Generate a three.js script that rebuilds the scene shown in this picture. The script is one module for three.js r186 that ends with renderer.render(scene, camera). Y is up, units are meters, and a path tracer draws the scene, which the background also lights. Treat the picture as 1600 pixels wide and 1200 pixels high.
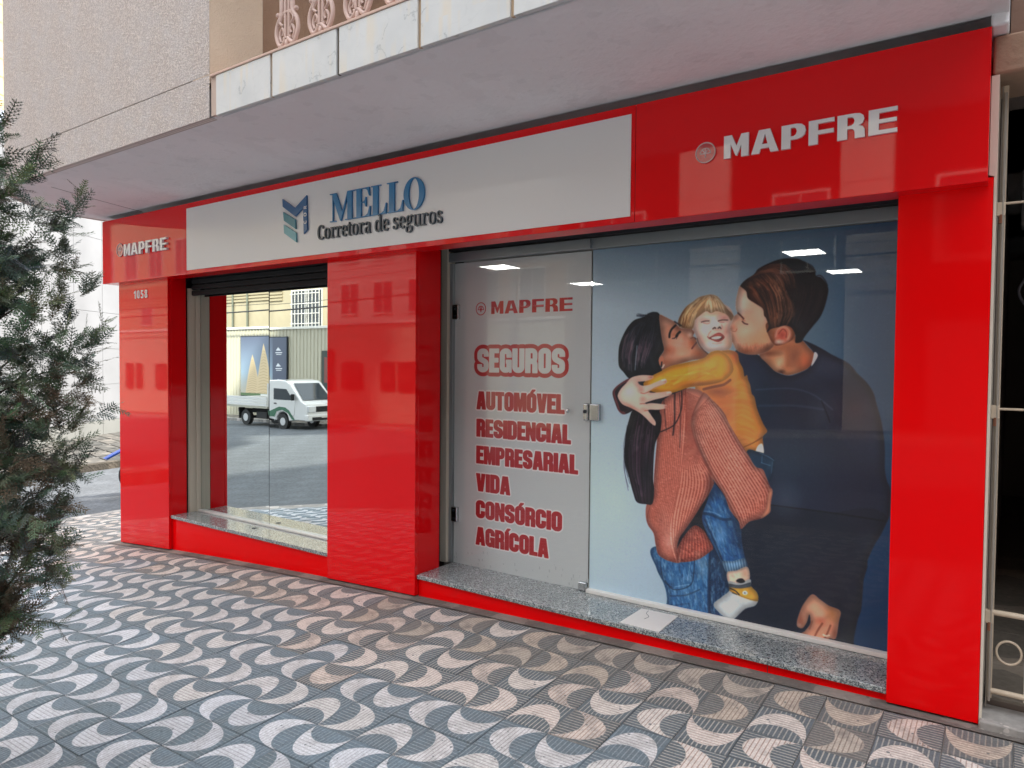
import * as THREE from 'three';
import { mergeGeometries } from 'three/addons/utils/BufferGeometryUtils.js';
import { RoundedBoxGeometry } from 'three/addons/geometries/RoundedBoxGeometry.js';
import { FontLoader } from 'three/addons/loaders/FontLoader.js';
import { TextGeometry } from 'three/addons/geometries/TextGeometry.js';
import { RectAreaLightUniformsLib } from 'three/addons/lights/RectAreaLightUniformsLib.js';

// ---------- camera, sky, sun, exposure ----------
RectAreaLightUniformsLib.init();
const scene = new THREE.Scene();
const camera = new THREE.PerspectiveCamera(56.83, 4 / 3, 0.05, 400);
camera.position.set(0, 1.45, 3.4);
camera.rotation.set(-1.7 * Math.PI / 180, 35.14 * Math.PI / 180, 0.502 * Math.PI / 180, 'YXZ');
const renderer = new THREE.WebGLRenderer({ antialias: true });
renderer.toneMapping = THREE.LinearToneMapping;
renderer.toneMappingExposure = 3.5;
renderer.shadowMap.enabled = true;
{ // bright hazy overcast
  const w = 256, h = 128, d = new Float32Array(w * h * 4);
  for (let j = 0; j < h; j++) for (let i = 0; i < w; i++) {
    const el = Math.max(0, Math.sin(((j + 0.5) / h - 0.5) * Math.PI)), k = 0.78 + 0.3 * el, o = (j * w + i) * 4;
    d[o] = k * 0.95; d[o + 1] = k * 1.0; d[o + 2] = k * 1.07; d[o + 3] = 1;
  }
  const t = new THREE.DataTexture(d, w, h, THREE.RGBAFormat, THREE.FloatType); t.mapping = THREE.EquirectangularReflectionMapping; t.magFilter = THREE.LinearFilter; t.needsUpdate = true;
  scene.background = t; scene.environment = t;
}
const sun = new THREE.DirectionalLight(new THREE.Color(1, 0.93, 0.82), 2.6);
sun.position.set(11, 30, -22); sun.target.position.set(-5, 0, 2); sun.castShadow = true; sun.shadow.radius = 6;
Object.assign(sun.shadow.camera, { left: -40, right: 40, top: 40, bottom: -40, near: 1, far: 90 }); sun.shadow.mapSize.set(4096, 4096);
scene.add(sun, sun.target);

// ---------- helpers ----------
const V3 = THREE.Vector3, PI = Math.PI;
function rng(s) { return () => { s = (s + 0x6d2b79f5) | 0; let t = Math.imul(s ^ (s >>> 15), 1 | s); t = (t + Math.imul(t ^ (t >>> 7), 61 | t)) ^ t; return ((t ^ (t >>> 14)) >>> 0) / 4294967296; }; }
const lin = (r, g, b) => new THREE.Color().setRGB(r, g, b);
const hex = (h) => new THREE.Color(h);
const taken = new Map();
const numbered = (n) => { const k = taken.get(n) ?? 0; taken.set(n, k + 1); return k ? n + '_' + String(k).padStart(3, '0') : n; };
function tag(o, label, category, group, kind) { if (label) o.userData.label = label; if (category) o.userData.category = category; if (group) o.userData.group = group; if (kind) o.userData.kind = kind; return o; }
function thing(name, label, category, pos = [0, 0, 0], turn = 0, group) { const o = new THREE.Group(); o.name = numbered(name); o.position.set(...pos); o.rotation.y = turn; scene.add(o); return tag(o, label, category, group); }
function meter(g, s = 1) {   // uv in metres from the dominant axis of each face
  g = g.index ? g.toNonIndexed() : g; const p = g.attributes.position, uv = new Float32Array(p.count * 2), a = new V3(), b = new V3(), c = new V3();
  for (let i = 0; i < p.count; i += 3) {
    a.fromBufferAttribute(p, i); b.fromBufferAttribute(p, i + 1); c.fromBufferAttribute(p, i + 2); const n = b.clone().sub(a).cross(c.clone().sub(a)); const x = Math.abs(n.x), y = Math.abs(n.y), z = Math.abs(n.z);
    for (let k = 0; k < 3; k++) { const q = [a, b, c][k]; const [u, v] = y >= x && y >= z ? [q.x, q.z] : x >= z ? [q.z, q.y] : [q.x, q.y]; uv[(i + k) * 2] = u * s; uv[(i + k) * 2 + 1] = v * s; }
  }
  g.setAttribute('uv', new THREE.BufferAttribute(uv, 2)); return g;
}
const clean = (g) => { g = g.index ? g.toNonIndexed() : g; for (const k of Object.keys(g.attributes)) if (!['position', 'normal', 'uv'].includes(k)) g.deleteAttribute(k); if (!g.attributes.uv) meter(g); return g; };
const merge = (list) => mergeGeometries(list.map(clean));
const box = (x0, x1, y0, y1, z0, z1) => new THREE.BoxGeometry(x1 - x0, y1 - y0, z1 - z0).translate((x0 + x1) / 2, (y0 + y1) / 2, (z0 + z1) / 2);
const rbox = (x0, x1, y0, y1, z0, z1, r = 0.004) => new RoundedBoxGeometry(x1 - x0, y1 - y0, z1 - z0, 2, r).translate((x0 + x1) / 2, (y0 + y1) / 2, (z0 + z1) / 2);
function rod(a, b, r0, r1 = r0, seg = 8) { const A = new V3(...a), B = new V3(...b), d = B.clone().sub(A), g = new THREE.CylinderGeometry(r1, r0, d.length(), seg); g.applyQuaternion(new THREE.Quaternion().setFromUnitVectors(new V3(0, 1, 0), d.clone().normalize())); return g.translate(...A.add(B).multiplyScalar(0.5).toArray()); }
const tube = (pts, r, n = 24, seg = 6, closed = false) => new THREE.TubeGeometry(new THREE.CatmullRomCurve3(pts.map((p) => new V3(...p)), closed), n, r, seg, closed);
function prism(pts, z0, z1, holes = [], bevel = 0) {   // outline in x,y extruded along z
  const s = new THREE.Shape(pts.map((p) => new THREE.Vector2(p[0], p[1]))); for (const h of holes) s.holes.push(new THREE.Path(h.map((p) => new THREE.Vector2(p[0], p[1]))));
  return new THREE.ExtrudeGeometry(s, { depth: z1 - z0 - 2 * bevel, bevelEnabled: bevel > 0, bevelThickness: bevel, bevelSize: bevel, bevelOffset: -bevel, bevelSegments: 1, curveSegments: 10 }).translate(0, 0, z0 + bevel);
}
function mesh(name, geo, material, parent = scene, top = false) { const g = Array.isArray(geo) ? merge(geo) : geo; const m = new THREE.Mesh(g, material); m.name = parent === scene ? numbered(name) : name; m.castShadow = m.receiveShadow = true; parent.add(m); return m; }
const structure = (name, geo, material) => tag(mesh(name, geo, material), null, null, null, 'structure');
// tileable value noise
function noiseTable(seed, n) { const R = rng(seed), t = new Float32Array(n * n); for (let i = 0; i < n * n; i++) t[i] = R(); return (x, y) => { const ix = Math.floor(x), iy = Math.floor(y); let fx = x - ix, fy = y - iy; fx = fx * fx * (3 - 2 * fx); fy = fy * fy * (3 - 2 * fy); const m = (a) => ((a % n) + n) % n, g = (a, b) => t[m(b) * n + m(a)]; return (g(ix, iy) * (1 - fx) + g(ix + 1, iy) * fx) * (1 - fy) + (g(ix, iy + 1) * (1 - fx) + g(ix + 1, iy + 1) * fx) * fy; }; }
function dataTex(n, fn, srgb = true, rep = 1) {
  const d = new Uint8Array(n * n * 4); for (let j = 0; j < n; j++) for (let i = 0; i < n; i++) { const c = fn(i / n, j / n, i, j), o = (j * n + i) * 4; for (let k = 0; k < 3; k++) d[o + k] = Math.max(0, Math.min(255, Math.round((typeof c === 'number' ? c : c[k]) * 255))); d[o + 3] = 255; }
  const t = new THREE.DataTexture(d, n, n); t.wrapS = t.wrapT = THREE.RepeatWrapping; t.magFilter = THREE.LinearFilter; if (srgb) t.colorSpace = THREE.SRGBColorSpace; t.repeat.set(rep, rep); t.needsUpdate = true; return t;
}
const fractal = (seed, base, oct = 5) => { const ns = []; for (let k = 0; k < oct; k++) ns.push(noiseTable(seed + k * 17, base * 2 ** k)); return (u, v) => { let s = 0, a = 0.5; for (let k = 0; k < oct; k++) { s += a * ns[k](u * base * 2 ** k, v * base * 2 ** k); a *= 0.5; } return s / (1 - 0.5 ** oct); }; };
const std = (o) => new THREE.MeshStandardMaterial(o), phys = (o) => new THREE.MeshPhysicalMaterial(o);
const mix = (a, b, t) => a.map((v, i) => v + (b[i] - v) * t);

// ---------- materials ----------
const T = {}, clampS = (x) => Math.max(0, Math.min(1, x));
{ // stucco: coarse spattered render
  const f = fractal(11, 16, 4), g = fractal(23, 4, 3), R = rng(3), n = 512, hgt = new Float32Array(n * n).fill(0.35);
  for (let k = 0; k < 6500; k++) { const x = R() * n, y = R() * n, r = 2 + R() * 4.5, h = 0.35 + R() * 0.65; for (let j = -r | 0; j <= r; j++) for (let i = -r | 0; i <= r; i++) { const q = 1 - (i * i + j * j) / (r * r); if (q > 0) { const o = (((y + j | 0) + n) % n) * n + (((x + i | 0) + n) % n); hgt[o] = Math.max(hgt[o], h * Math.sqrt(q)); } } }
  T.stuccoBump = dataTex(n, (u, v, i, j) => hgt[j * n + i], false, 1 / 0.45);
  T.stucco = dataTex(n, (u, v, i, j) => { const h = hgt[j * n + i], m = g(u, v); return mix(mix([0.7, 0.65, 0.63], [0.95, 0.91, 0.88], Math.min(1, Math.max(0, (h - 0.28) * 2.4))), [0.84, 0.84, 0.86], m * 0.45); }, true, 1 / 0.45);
  T.fineBump = dataTex(512, (u, v) => f(u, v), false, 1 / 0.4);
  { const a = fractal(171, 4, 6), b = fractal(177, 20, 3); T.paint = dataTex(512, (u, v) => 0.92 + 0.05 * fractal2(u, v) - (a(u, v) > 0.57 ? 0.012 : 0) - (b(u, v) > 0.68 ? 0.02 : 0), true, 1 / 1.7); }
  T.blotch = dataTex(512, (u, v) => 0.86 + 0.14 * fractal2(u, v), true, 1 / 2.3);
}
function fractal2(u, v) { fractal2.f ??= fractal(91, 3, 6); return fractal2.f(u, v); }
{ // granite
  const R = rng(8), n = 512, a = fractal(41, 64, 2), b = fractal(57, 24, 3), w = fractal(63, 5, 3);
  T.granite = dataTex(n, (u, v) => { const s = a(u, v), t = b(u, v); let c = s > 0.55 ? [0.8, 0.82, 0.81] : s < 0.41 ? [0.2, 0.24, 0.26] : [0.52, 0.56, 0.57]; c = mix(c, t > 0.55 ? [0.72, 0.74, 0.73] : [0.38, 0.43, 0.45], 0.35); return mix(c, [0.5, 0.5, 0.5], 0.1 + R() * 0.1); }, true, 1 / 0.32);
}
{ // marble
  const f = fractal(71, 3, 6), g = fractal(73, 5, 6), st = noiseTable(75, 64);
  T.marble = dataTex(512, (u, v) => { const m = f(u + 0.08 * g(u, v), v), vein = Math.max(0, 1 - Math.abs(g(u, v) - 0.5) * 38), str = 0.6 * st(u * 20, v * 2) + 0.4 * f(v, u); return mix(mix(mix([0.85, 0.86, 0.86], [0.74, 0.76, 0.77], m), [0.36, 0.4, 0.42], vein * (m > 0.53 ? 0.3 : 0.04)), [0.86, 0.8, 0.7], clampS((str - 0.5) * 2.4) * 0.6 + 0.05); }, true, 1 / 0.5);
}
{ // asphalt
  const f = fractal(101, 48, 3), g = fractal(103, 3, 5);
  T.asphalt = dataTex(512, (u, v) => { const k = 0.3 + 0.14 * f(u, v) + 0.12 * (g(u, v) - 0.5); return [k * 0.96, k * 1.0, k * 1.05]; }, true, 1 / 1.7);
  T.cement = dataTex(512, (u, v) => { const k = 0.42 + 0.2 * g(u, v) + 0.1 * f(u, v); const w = g(v, u) > 0.54 ? 0.12 : 0; return [k * 1.03 + w, k + w * 0.9, k * 0.97 + w * 0.85]; }, true, 1 / 0.9);
}
{ const f = fractal(131, 2, 3); T.wave = dataTex(256, (u, v) => f(u, v), false, 1 / 1.1); }
const M = {
  red: phys({ color: lin(0.82, 0.0008, 0.004), roughness: 0.3, clearcoat: 0.75, clearcoatRoughness: 0.03, bumpMap: T.wave, bumpScale: 0.004, specularIntensity: 0.05 }),
  redFlat: phys({ color: lin(0.82, 0.0008, 0.004), roughness: 0.3, clearcoat: 0.75, clearcoatRoughness: 0.03, bumpMap: T.wave, bumpScale: 0.0005, specularIntensity: 0.05 }),
  redDull: phys({ color: lin(0.88, 0.0006, 0.002), roughness: 0.4, clearcoat: 0.25, clearcoatRoughness: 0.06, specularIntensity: 0.05 }),
  white: phys({ color: lin(0.78, 0.78, 0.78), roughness: 0.35, clearcoat: 0.5, clearcoatRoughness: 0.12 }),
  letter: phys({ color: lin(0.8, 0.81, 0.83), roughness: 0.25, clearcoat: 1, clearcoatRoughness: 0.06 }),
  blue: phys({ color: hex('#1f78ac'), roughness: 0.3, clearcoat: 0.4, clearcoatRoughness: 0.2 }),
  blueDark: phys({ color: hex('#1a5c90'), roughness: 0.3, clearcoat: 0.4, clearcoatRoughness: 0.2 }),
  teal: phys({ color: hex('#3f8796'), roughness: 0.3, clearcoat: 0.4, clearcoatRoughness: 0.2 }),
  tealLight: phys({ color: hex('#6fb0ba'), roughness: 0.3, clearcoat: 0.4, clearcoatRoughness: 0.2 }),
  navy: phys({ color: hex('#0d2c3e'), roughness: 0.3, clearcoat: 0.4, clearcoatRoughness: 0.2 }),
  edge: std({ color: hex('#16202c'), roughness: 0.5 }),
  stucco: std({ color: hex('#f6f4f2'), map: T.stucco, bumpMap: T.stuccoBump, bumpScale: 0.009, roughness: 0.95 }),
  beige: std({ color: hex('#ecd8c0'), map: T.blotch, bumpMap: T.stuccoBump, bumpScale: 0.004, roughness: 0.95 }),
  brownWall: std({ color: hex('#a98a72'), map: T.blotch, bumpMap: T.stuccoBump, bumpScale: 0.004, roughness: 0.95 }),
  soffit: std({ color: hex('#f4f2f4'), map: T.paint, bumpMap: T.fineBump, bumpScale: 0.003, roughness: 0.9 }),
  marble: std({ map: T.marble, roughness: 0.45 }),
  stainedJoint: std({ color: hex('#5b5349'), roughness: 0.9 }), joint: std({ color: hex('#b79f85'), roughness: 0.9 }),
  granite: phys({ map: T.granite, roughness: 0.22, clearcoat: 0.6, clearcoatRoughness: 0.08 }),
  iron: std({ color: hex('#cfb5ab'), roughness: 0.75 }),
  mirror: std({ color: lin(0.72, 0.78, 0.77), metalness: 1, roughness: 0.01 }),
  alu: std({ color: lin(0.72, 0.72, 0.7), metalness: 0.4, roughness: 0.45 }),
  aluGrey: std({ color: lin(0.33, 0.36, 0.38), metalness: 0.5, roughness: 0.4 }),
  jamb: std({ color: hex('#d8d1bf'), map: T.blotch, roughness: 0.7 }),
  black: std({ color: lin(0.03, 0.031, 0.034), roughness: 0.6 }),
  chrome: std({ color: lin(0.55, 0.57, 0.58), metalness: 1, roughness: 0.18 }),
  cement: std({ map: T.cement, bumpMap: T.fineBump, bumpScale: 0.003, roughness: 0.95 }),
  asphalt: std({ map: T.asphalt, bumpMap: T.fineBump, bumpScale: 0.006, roughness: 0.9 }),
  whitePaint: std({ color: lin(0.7, 0.68, 0.63), roughness: 0.6 }),
  glassPoster: phys({ color: lin(0.99, 1, 0.995), transmission: 1, thickness: 0, roughness: 0.01, ior: 1.5, specularIntensity: 0.2 }),
  glass: phys({ color: lin(0.99, 1, 0.995), transmission: 1, thickness: 0, roughness: 0.01, ior: 1.5, specularIntensity: 0.38 }),
};
// ---------- printed films: flat print, drawn in panel coordinates (600 px per metre) ----------
function smooth(c, p, closed = true) {
  const n = p.length / 2, g = (i) => { i = closed ? (i + n) % n : Math.min(n - 1, Math.max(0, i)); return [p[2 * i], p[2 * i + 1]]; };
  c.beginPath(); c.moveTo(p[0], p[1]);
  for (let i = 0; i < (closed ? n : n - 1); i++) {
    const a = g(i - 1), b = g(i), d = g(i + 1), e = g(i + 2), k = 0.16;
    c.bezierCurveTo(b[0] + (d[0] - a[0]) * k, b[1] + (d[1] - a[1]) * k, d[0] - (e[0] - b[0]) * k, d[1] - (e[1] - b[1]) * k, d[0], d[1]);
  }
  if (closed) c.closePath();
}
function makeFamilyPrint() {
  const W = 1008, H = 1236, cv = document.createElement('canvas'); cv.width = W; cv.height = H;
  const c = cv.getContext('2d'), R = rng(77);
  const shape = (p, fill, inside, rim = 1) => { c.save(); smooth(c, p); c.fillStyle = fill; c.fill(); c.clip(); if (inside) inside();
    let x0 = 1e9, x1 = -1e9, y0 = 1e9, y1 = -1e9; for (let i = 0; i < p.length; i += 2) { x0 = Math.min(x0, p[i]); x1 = Math.max(x1, p[i]); y0 = Math.min(y0, p[i + 1]); y1 = Math.max(y1, p[i + 1]); }
    const w = x1 - x0, h = y1 - y0, s = Math.min(w, h); if (s > 26) { for (let i = 0; i < 22; i++) blob([x0 + R() * w, y0 + R() * h], s * (0.08 + R() * 0.2), s * (0.05 + R() * 0.12), R() < 0.5 ? '#fff3e6' : '#1a0f14', 0.07, R() * 3); c.globalAlpha = 1; c.filter = 'blur(' + Math.min(8, s * 0.06).toFixed(1) + 'px)'; smooth(c, p); c.lineWidth = Math.min(22, s * 0.14) * rim; c.strokeStyle = 'rgba(12,8,14,0.34)'; if (rim) c.stroke(); c.filter = 'none'; }
    c.restore(); };
  const blob = ([x, y], rx, ry, col, a, rot = 0) => {
    c.save(); c.translate(x, y); c.rotate(rot); c.scale(rx, ry); const g = c.createRadialGradient(0, 0, 0, 0, 0, 1);
    g.addColorStop(0, col); g.addColorStop(1, col + '00'); c.globalAlpha = a; c.fillStyle = g; c.fillRect(-1, -1, 2, 2); c.restore();
  };
  const line = (p, w, col, a = 1) => { c.save(); c.globalAlpha = a; smooth(c, p, false); c.lineWidth = w; c.strokeStyle = col; c.lineCap = 'round'; c.lineJoin = 'round'; c.stroke(); c.restore(); };
  // strands between two guide curves
  const strands = (p, q, n, cols, w, a) => {
    for (let i = 0; i < n; i++) {
      const t = R(), o = [], j = (R() - 0.5) * 6, s = R() * 0.45, e = s + 0.25 + R() * 0.5;
      for (let k = 0; k < 6; k++) {
        const u = Math.min(1, s + (e - s) * k / 5), m = (p.length / 2 - 1) * u, b = Math.min(p.length / 2 - 2, Math.floor(m)), f = m - b;
        const at = (r, d) => r[2 * b + d] * (1 - f) + r[2 * b + 2 + d] * f;
        o.push(at(p, 0) * (1 - t) + at(q, 0) * t + j, at(p, 1) * (1 - t) + at(q, 1) * t + (R() - 0.5) * 2);
      }
      line(o, w * (0.5 + R()), cols[Math.floor(R() * cols.length)], a * (0.4 + R() * 0.6));
    }
  };
  const ribs = (p, q, n, dark, light, w) => {
    for (let i = 0; i <= n; i++) {
      const t = i / n, o = []; for (let k = 0; k < p.length; k++) o.push(p[k] * (1 - t) + q[k] * t);
      line(o, w, dark, 0.62); line(o.map((v, k) => (k % 2 ? v : v + w * 1.25)), w * 0.9, light, 0.45);
      for (let k = 0; k < 70; k++) {   // knit stitches
        const u = R() * (p.length / 2 - 1.01), b = Math.floor(u), f = u - b, x = o[2 * b] * (1 - f) + o[2 * b + 2] * f, y = o[2 * b + 1] * (1 - f) + o[2 * b + 3] * f;
        line([x, y, x + w * 1.4, y + 2.5], 1.5, R() < 0.5 ? dark : light, 0.5);
      }
    }
  };
  // studio backdrop of the photograph; the darker top is partly painted-in shade
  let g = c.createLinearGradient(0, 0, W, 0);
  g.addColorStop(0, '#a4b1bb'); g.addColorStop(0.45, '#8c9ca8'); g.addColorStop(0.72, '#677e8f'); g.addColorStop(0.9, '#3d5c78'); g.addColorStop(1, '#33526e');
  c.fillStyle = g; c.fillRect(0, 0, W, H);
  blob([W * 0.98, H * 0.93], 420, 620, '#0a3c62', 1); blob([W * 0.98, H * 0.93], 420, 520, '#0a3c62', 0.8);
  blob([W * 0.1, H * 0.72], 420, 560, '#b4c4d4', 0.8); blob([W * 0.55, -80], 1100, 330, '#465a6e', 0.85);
  for (let i = 0; i < 2600; i++) { c.globalAlpha = 0.02; c.fillStyle = R() < 0.5 ? '#ffffff' : '#20384c'; c.fillRect(R() * W, R() * H, 2 + R() * 8, 2 + R() * 5); } c.globalAlpha = 1;
  // man: sweater and trousers, with the glass's reflection haze painted on the chest
  shape([598,382,644,428,686,443,722,432,747,415,759,376,733,341,725,333,757,347,786,363,809,378,853,402,881,434,905,459,923,488,933,525,944,565,952,610,956,652,957,705,963,738,973,766,974,828,965,859,951,896,937,924,924,958,918,978,917,1000,909,1035,907,1075,904,1125,896,1155,890,1190,886,1224,886,1292,644,1334,426,1302,422,1047,407,857,469,682,507,473,522,366], '#212b45', () => {
    c.fillStyle = '#1a2439'; smooth(c, [418,838,635,848,803,850,973,856,999,1300,426,1324]); c.fill();
    blob([752,573], 210, 210, '#33384a', 0.75); blob([875,538], 90, 110, '#5a3442', 0.5); blob([681,725], 150, 170, '#2b4255', 0.6); blob([871,764], 100, 170, '#2e2f45', 0.5);
    blob([807,1041], 160, 150, '#2a2438', 0.7); blob([609,510], 70, 130, '#173149', 0.8);
    line([589,489,695,482,760,499,814,541], 5, '#667084', 0.3); line([599,539,705,534,788,542], 7, '#5d6d80', 0.25); line([783,516,800,557,808,580], 2.5, '#10141f', 0.8);
    line([635,848,803,850,973,856], 4, '#0b101c', 0.7);  // lower edge of the painted reflection, drawn as a hem
  });
  // man's neck
  shape([598,380,622,406,644,428,664,436,686,441,718,432,745,417,757,393,759,374,744,357,727,337,701,321,634,314,606,350], '#b67a5b', () => {
    blob([657,402], 26, 42, '#dcc3a4', 0.95, 0.25); blob([636,390], 36, 40, '#c79573', 0.8); blob([700,390], 30, 60, '#94604a', 0.75); blob([739,401], 34, 36, '#c76f4f', 0.75);
    blob([688,429], 36, 16, '#d69a72', 0.8); blob([665,431], 14, 9, '#55352f', 0.9); blob([626,374], 50, 14, '#7a4836', 0.85);
  });
  shape([761,370,770,380,761,401,752,413,756,393], '#d9d7dc');
  // man's face
  shape([536,156,525,182,520,208,521,233,526,245,518,253,508,263,497,277,492,289,498,302,500,314,507,329,515,345,524,362,540,372,565,378,598,377,626,366,643,348,652,321,634,291,623,231,573,169], '#d3a48d', () => {
    blob([543,207], 40, 52, '#d2c3b8', 0.95); blob([536,234], 20, 30, '#cfc8c0', 0.8); blob([586,257], 40, 60, '#dba692', 0.7); blob([598,240], 34, 44, '#cdb6a4', 0.6); blob([555,303], 36, 40, '#d8bca9', 0.8);
    blob([586,340], 70, 40, '#dd9a7a', 0.9); blob([617,318], 34, 40, '#c7a07c', 0.7); blob([556,368], 50, 16, '#b5694a', 0.85); blob([620,360], 40, 18, '#7d4934', 0.8, -0.5);
    blob([509,329], 12, 26, '#a8694f', 0.8); blob([516,292], 14, 14, '#cf7f66', 0.75); blob([504,296], 14, 10, '#8e4f40', 0.7); blob([502,277], 10, 14, '#e0b6a6', 0.7); blob([522,260], 12, 12, '#b07564', 0.55);
    line([526,244,536,253,546,264], 5, '#5b3a33', 0.95); line([542,272,549,279,559,282], 4, '#4e3230', 0.95); line([540,266,551,271], 3, '#9b6c5c', 0.7);
    line([512,303,521,304,525,296], 3, '#9a5645', 0.8); line([502,312,507,323,511,335], 4, '#8a4a3e', 0.7);
    for (let i = 0; i < 240; i++) { const t = R(); line([...[526,366]].map((v, k) => v + (k ? -R() * 26 : t * 105)).flatMap((v) => [v]).concat([...[526,366]].map((v, k) => v + (k ? -R() * 20 + 2 : t * 105 + 2))), 1, '#7d4a35', 0.22); }
  });
  shape([616,282,651,271,700,292,697,331,648,350,625,320], '#9a6248');
  // ear
  shape([642,320,647,299,666,287,683,294,693,311,690,329,679,341,660,346,644,342,644,330], '#d98f77', () => {
    blob([665,319], 22, 26, '#a4443a', 0.9); blob([656,340], 20, 12, '#e0cdc1', 0.95); line([646,323,651,301,668,292,684,300,688,315,680,333], 4, '#e6ab94', 0.9); line([655,313,667,299,678,309,677,325], 3, '#7e2d2a', 0.6);
  });
  // man's hair
  const hair = [534,158,550,141,576,125,589,109,620,94,659,83,700,85,722,94,741,108,756,123,760,142,774,147,787,163,795,182,793,205,785,239,773,267,752,295,732,322,722,339,705,341,705,319,693,296,674,288,653,293,632,298,619,308,624,288,616,264,610,256,605,234,582,217,559,200,553,178,540,165];
  shape(hair, '#191922', () => {
    blob([612,181], 110, 110, '#4e2c24', 0.95); blob([583,189], 60, 60, '#6b3a28', 0.7); blob([633,251], 60, 70, '#7a4f38', 0.8); blob([716,137], 90, 60, '#131722', 0.8); blob([746,274], 60, 90, '#141b2b', 0.9);
    const cols = ['#9a6b50', '#7d4f3a', '#b98a6c', '#5a3428', '#8b5a44'];
    strands([538,157,567,172,587,205,616,250,628,294], [630,102,669,154,676,213,666,262,659,291], 260, cols, 1.8, 0.45);
    strands([542,151,582,129,621,122,660,138,676,178], [591,110,630,96,668,99,697,127,707,172], 110, ['#6b4032', '#3a2222', '#8d5f4a'], 1.8, 0.5);
    strands([716,157,713,195,703,243,693,282], [789,180,785,218,764,265,734,312], 110, ['#33242a', '#251f28', '#4a3436', '#0f131e'], 2, 0.5);
    strands([552,147,583,179,607,220,624,280], [780,170,772,217,751,264,719,312], 170, ['#15151d', '#241a1e', '#2f2022', '#0f131e'], 2, 0.5);
    strands([621,151,645,192,654,242,647,287], [670,164,695,214,700,253,681,288], 160, ['#b98a6c', '#100f16', '#8b5a44', '#21181c'], 1.7, 0.55);
  });
  line([756,144,772,141,785,155,793,173], 2.5, '#1a1a24', 0.9); line([724,96,748,111,758,129], 3, '#1a1a24', 0.8);
  // boy: torso and sleeve
  shape([442,370,458,365,495,363,520,368,530,378,535,400,547,423,552,447,560,443,564,459,570,473,576,501,585,513,592,543,600,565,614,596,626,618,613,637,612,677,562,687,510,658,457,599,413,559,390,486,411,401], '#cf8c48', () => {
    blob([495,401], 80, 60, '#d99a45', 0.9); blob([522,382], 24, 34, '#d0673a', 0.8); blob([477,556], 70, 130, '#b5663f', 0.75); blob([559,522], 50, 120, '#dd9c5c', 0.8); blob([466,499], 80, 26, '#8f4f3a', 0.75); blob([531,657], 60, 40, '#8d5a34', 0.7);
    const fold = ['#a8633a', '#e6ac66', '#b9743c', '#f0bd7a'];
    for (let i = 0; i < 26; i++) { const y = 590 + i * 4.1; line([...[465,474]].map((v, k) => (k ? v + i * 10.5 + R() * 8 : v + R() * 60)).concat([...[517,468]].map((v, k) => (k ? v + i * 10.5 - 6 + R() * 12 : v + R() * 30 + i)), [...[572,475]].map((v, k) => (k ? v + i * 10.5 + R() * 10 : v + i))), 4 + R() * 9, fold[Math.floor(R() * 4)], 0.13); }
    line([507,460,486,475,449,484,419,492], 8, '#6d3f33', 0.7); line([554,673,584,657,615,635], 4, '#8a562e', 0.85);
  });
  shape([598,666,612,659,616,689,592,689], '#d9d2c6');
  shape([564,687,598,684,628,692,651,706,647,752,630,782,574,776], '#1c3d57', () => { line([604,688,632,698,648,708], 2.5, '#7fa0bb', 0.7); line([609,718,638,725], 2, '#7fa0bb', 0.6); line([612,695,611,719], 2, '#7fa0bb', 0.5); line([644,711,641,749], 2, '#7fa0bb', 0.5); });
  shape([158,447,265,430,339,477,368,502,358,562,279,587,244,611,172,592], '#161b29');
  // woman's hair, head
  const wh = [260,241,241,232,220,236,201,248,167,258,143,280,124,311,110,347,107,383,110,419,127,439,153,463,194,462,237,453,274,435,267,422,260,402,262,387,278,361,273,326,265,282];
  shape(wh, '#121927', () => {
    strands([148,284,129,324,120,374,125,425], [199,270,173,325,154,383,157,436], 60, ['#6b5663', '#4a3b4a', '#2a2836', '#85707c'], 2.6, 0.7);
    strands([199,292,185,336,176,380,174,425], [253,293,240,336,222,383,208,425], 70, ['#6b5663', '#51414f', '#0c121d', '#7c6572'], 2.6, 0.65);
    strands([203,252,155,291,132,347], [257,249,263,304,264,358], 50, ['#1f2838', '#0b101a', '#2c3242'], 3, 0.7);
    line([178,347,174,396,172,432], 4, '#9aa4ae', 0.7);
  });
  for (let i = 0; i < 18; i++) line([...[191,252]].map((v, k) => v + (k ? -R() * 10 : R() * 50)).concat([...[172,245]].map((v, k) => v + (k ? -R() * 10 : R() * 50))), 1.3, '#1a2130', 0.6);
  // boy's face
  shape([380,264,378,289,387,310,394,325,405,349,423,365,442,370,474,366,501,362,511,345,509,319,504,288,514,255,494,222,444,207,401,222], '#dcc0b5', () => {
    blob([447,266], 40, 40, '#dfd0c8', 0.9); blob([415,302], 34, 34, '#e3cdc4', 0.9); blob([403,332], 30, 34, '#d9a596', 0.7); blob([455,351], 60, 20, '#d6d2d0', 0.95); blob([501,343], 20, 30, '#cfa58b', 0.8); blob([492,304], 26, 26, '#c89184', 0.85);
    blob([421,265], 26, 12, '#c4948a', 0.8); blob([483,260], 32, 18, '#b47c76', 0.85); blob([461,243], 80, 14, '#c99c80', 0.8); blob([456,282], 20, 18, '#e8dcd6', 0.9);
    line([408,271,421,268,434,268], 3.6, '#3e2626', 0.9); line([415,274,428,277,436,274], 3, '#96625c', 0.6); line([464,269,478,266,495,267], 3.6, '#3e2626', 0.9); line([468,273,483,274], 3, '#96625c', 0.6);
    line([447,294,453,290,456,293], 4.4, '#33201f', 0.95); line([464,293,469,289,473,293], 4.4, '#33201f', 0.95); blob([460,297], 18, 7, '#c79a8c', 0.7); line([475,281,479,291,475,297], 3, '#b98077', 0.7);
    line([441,301,433,311,431,322], 3, '#b98a80', 0.8); line([429,319,435,326], 3, '#8c5750', 0.9);
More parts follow.
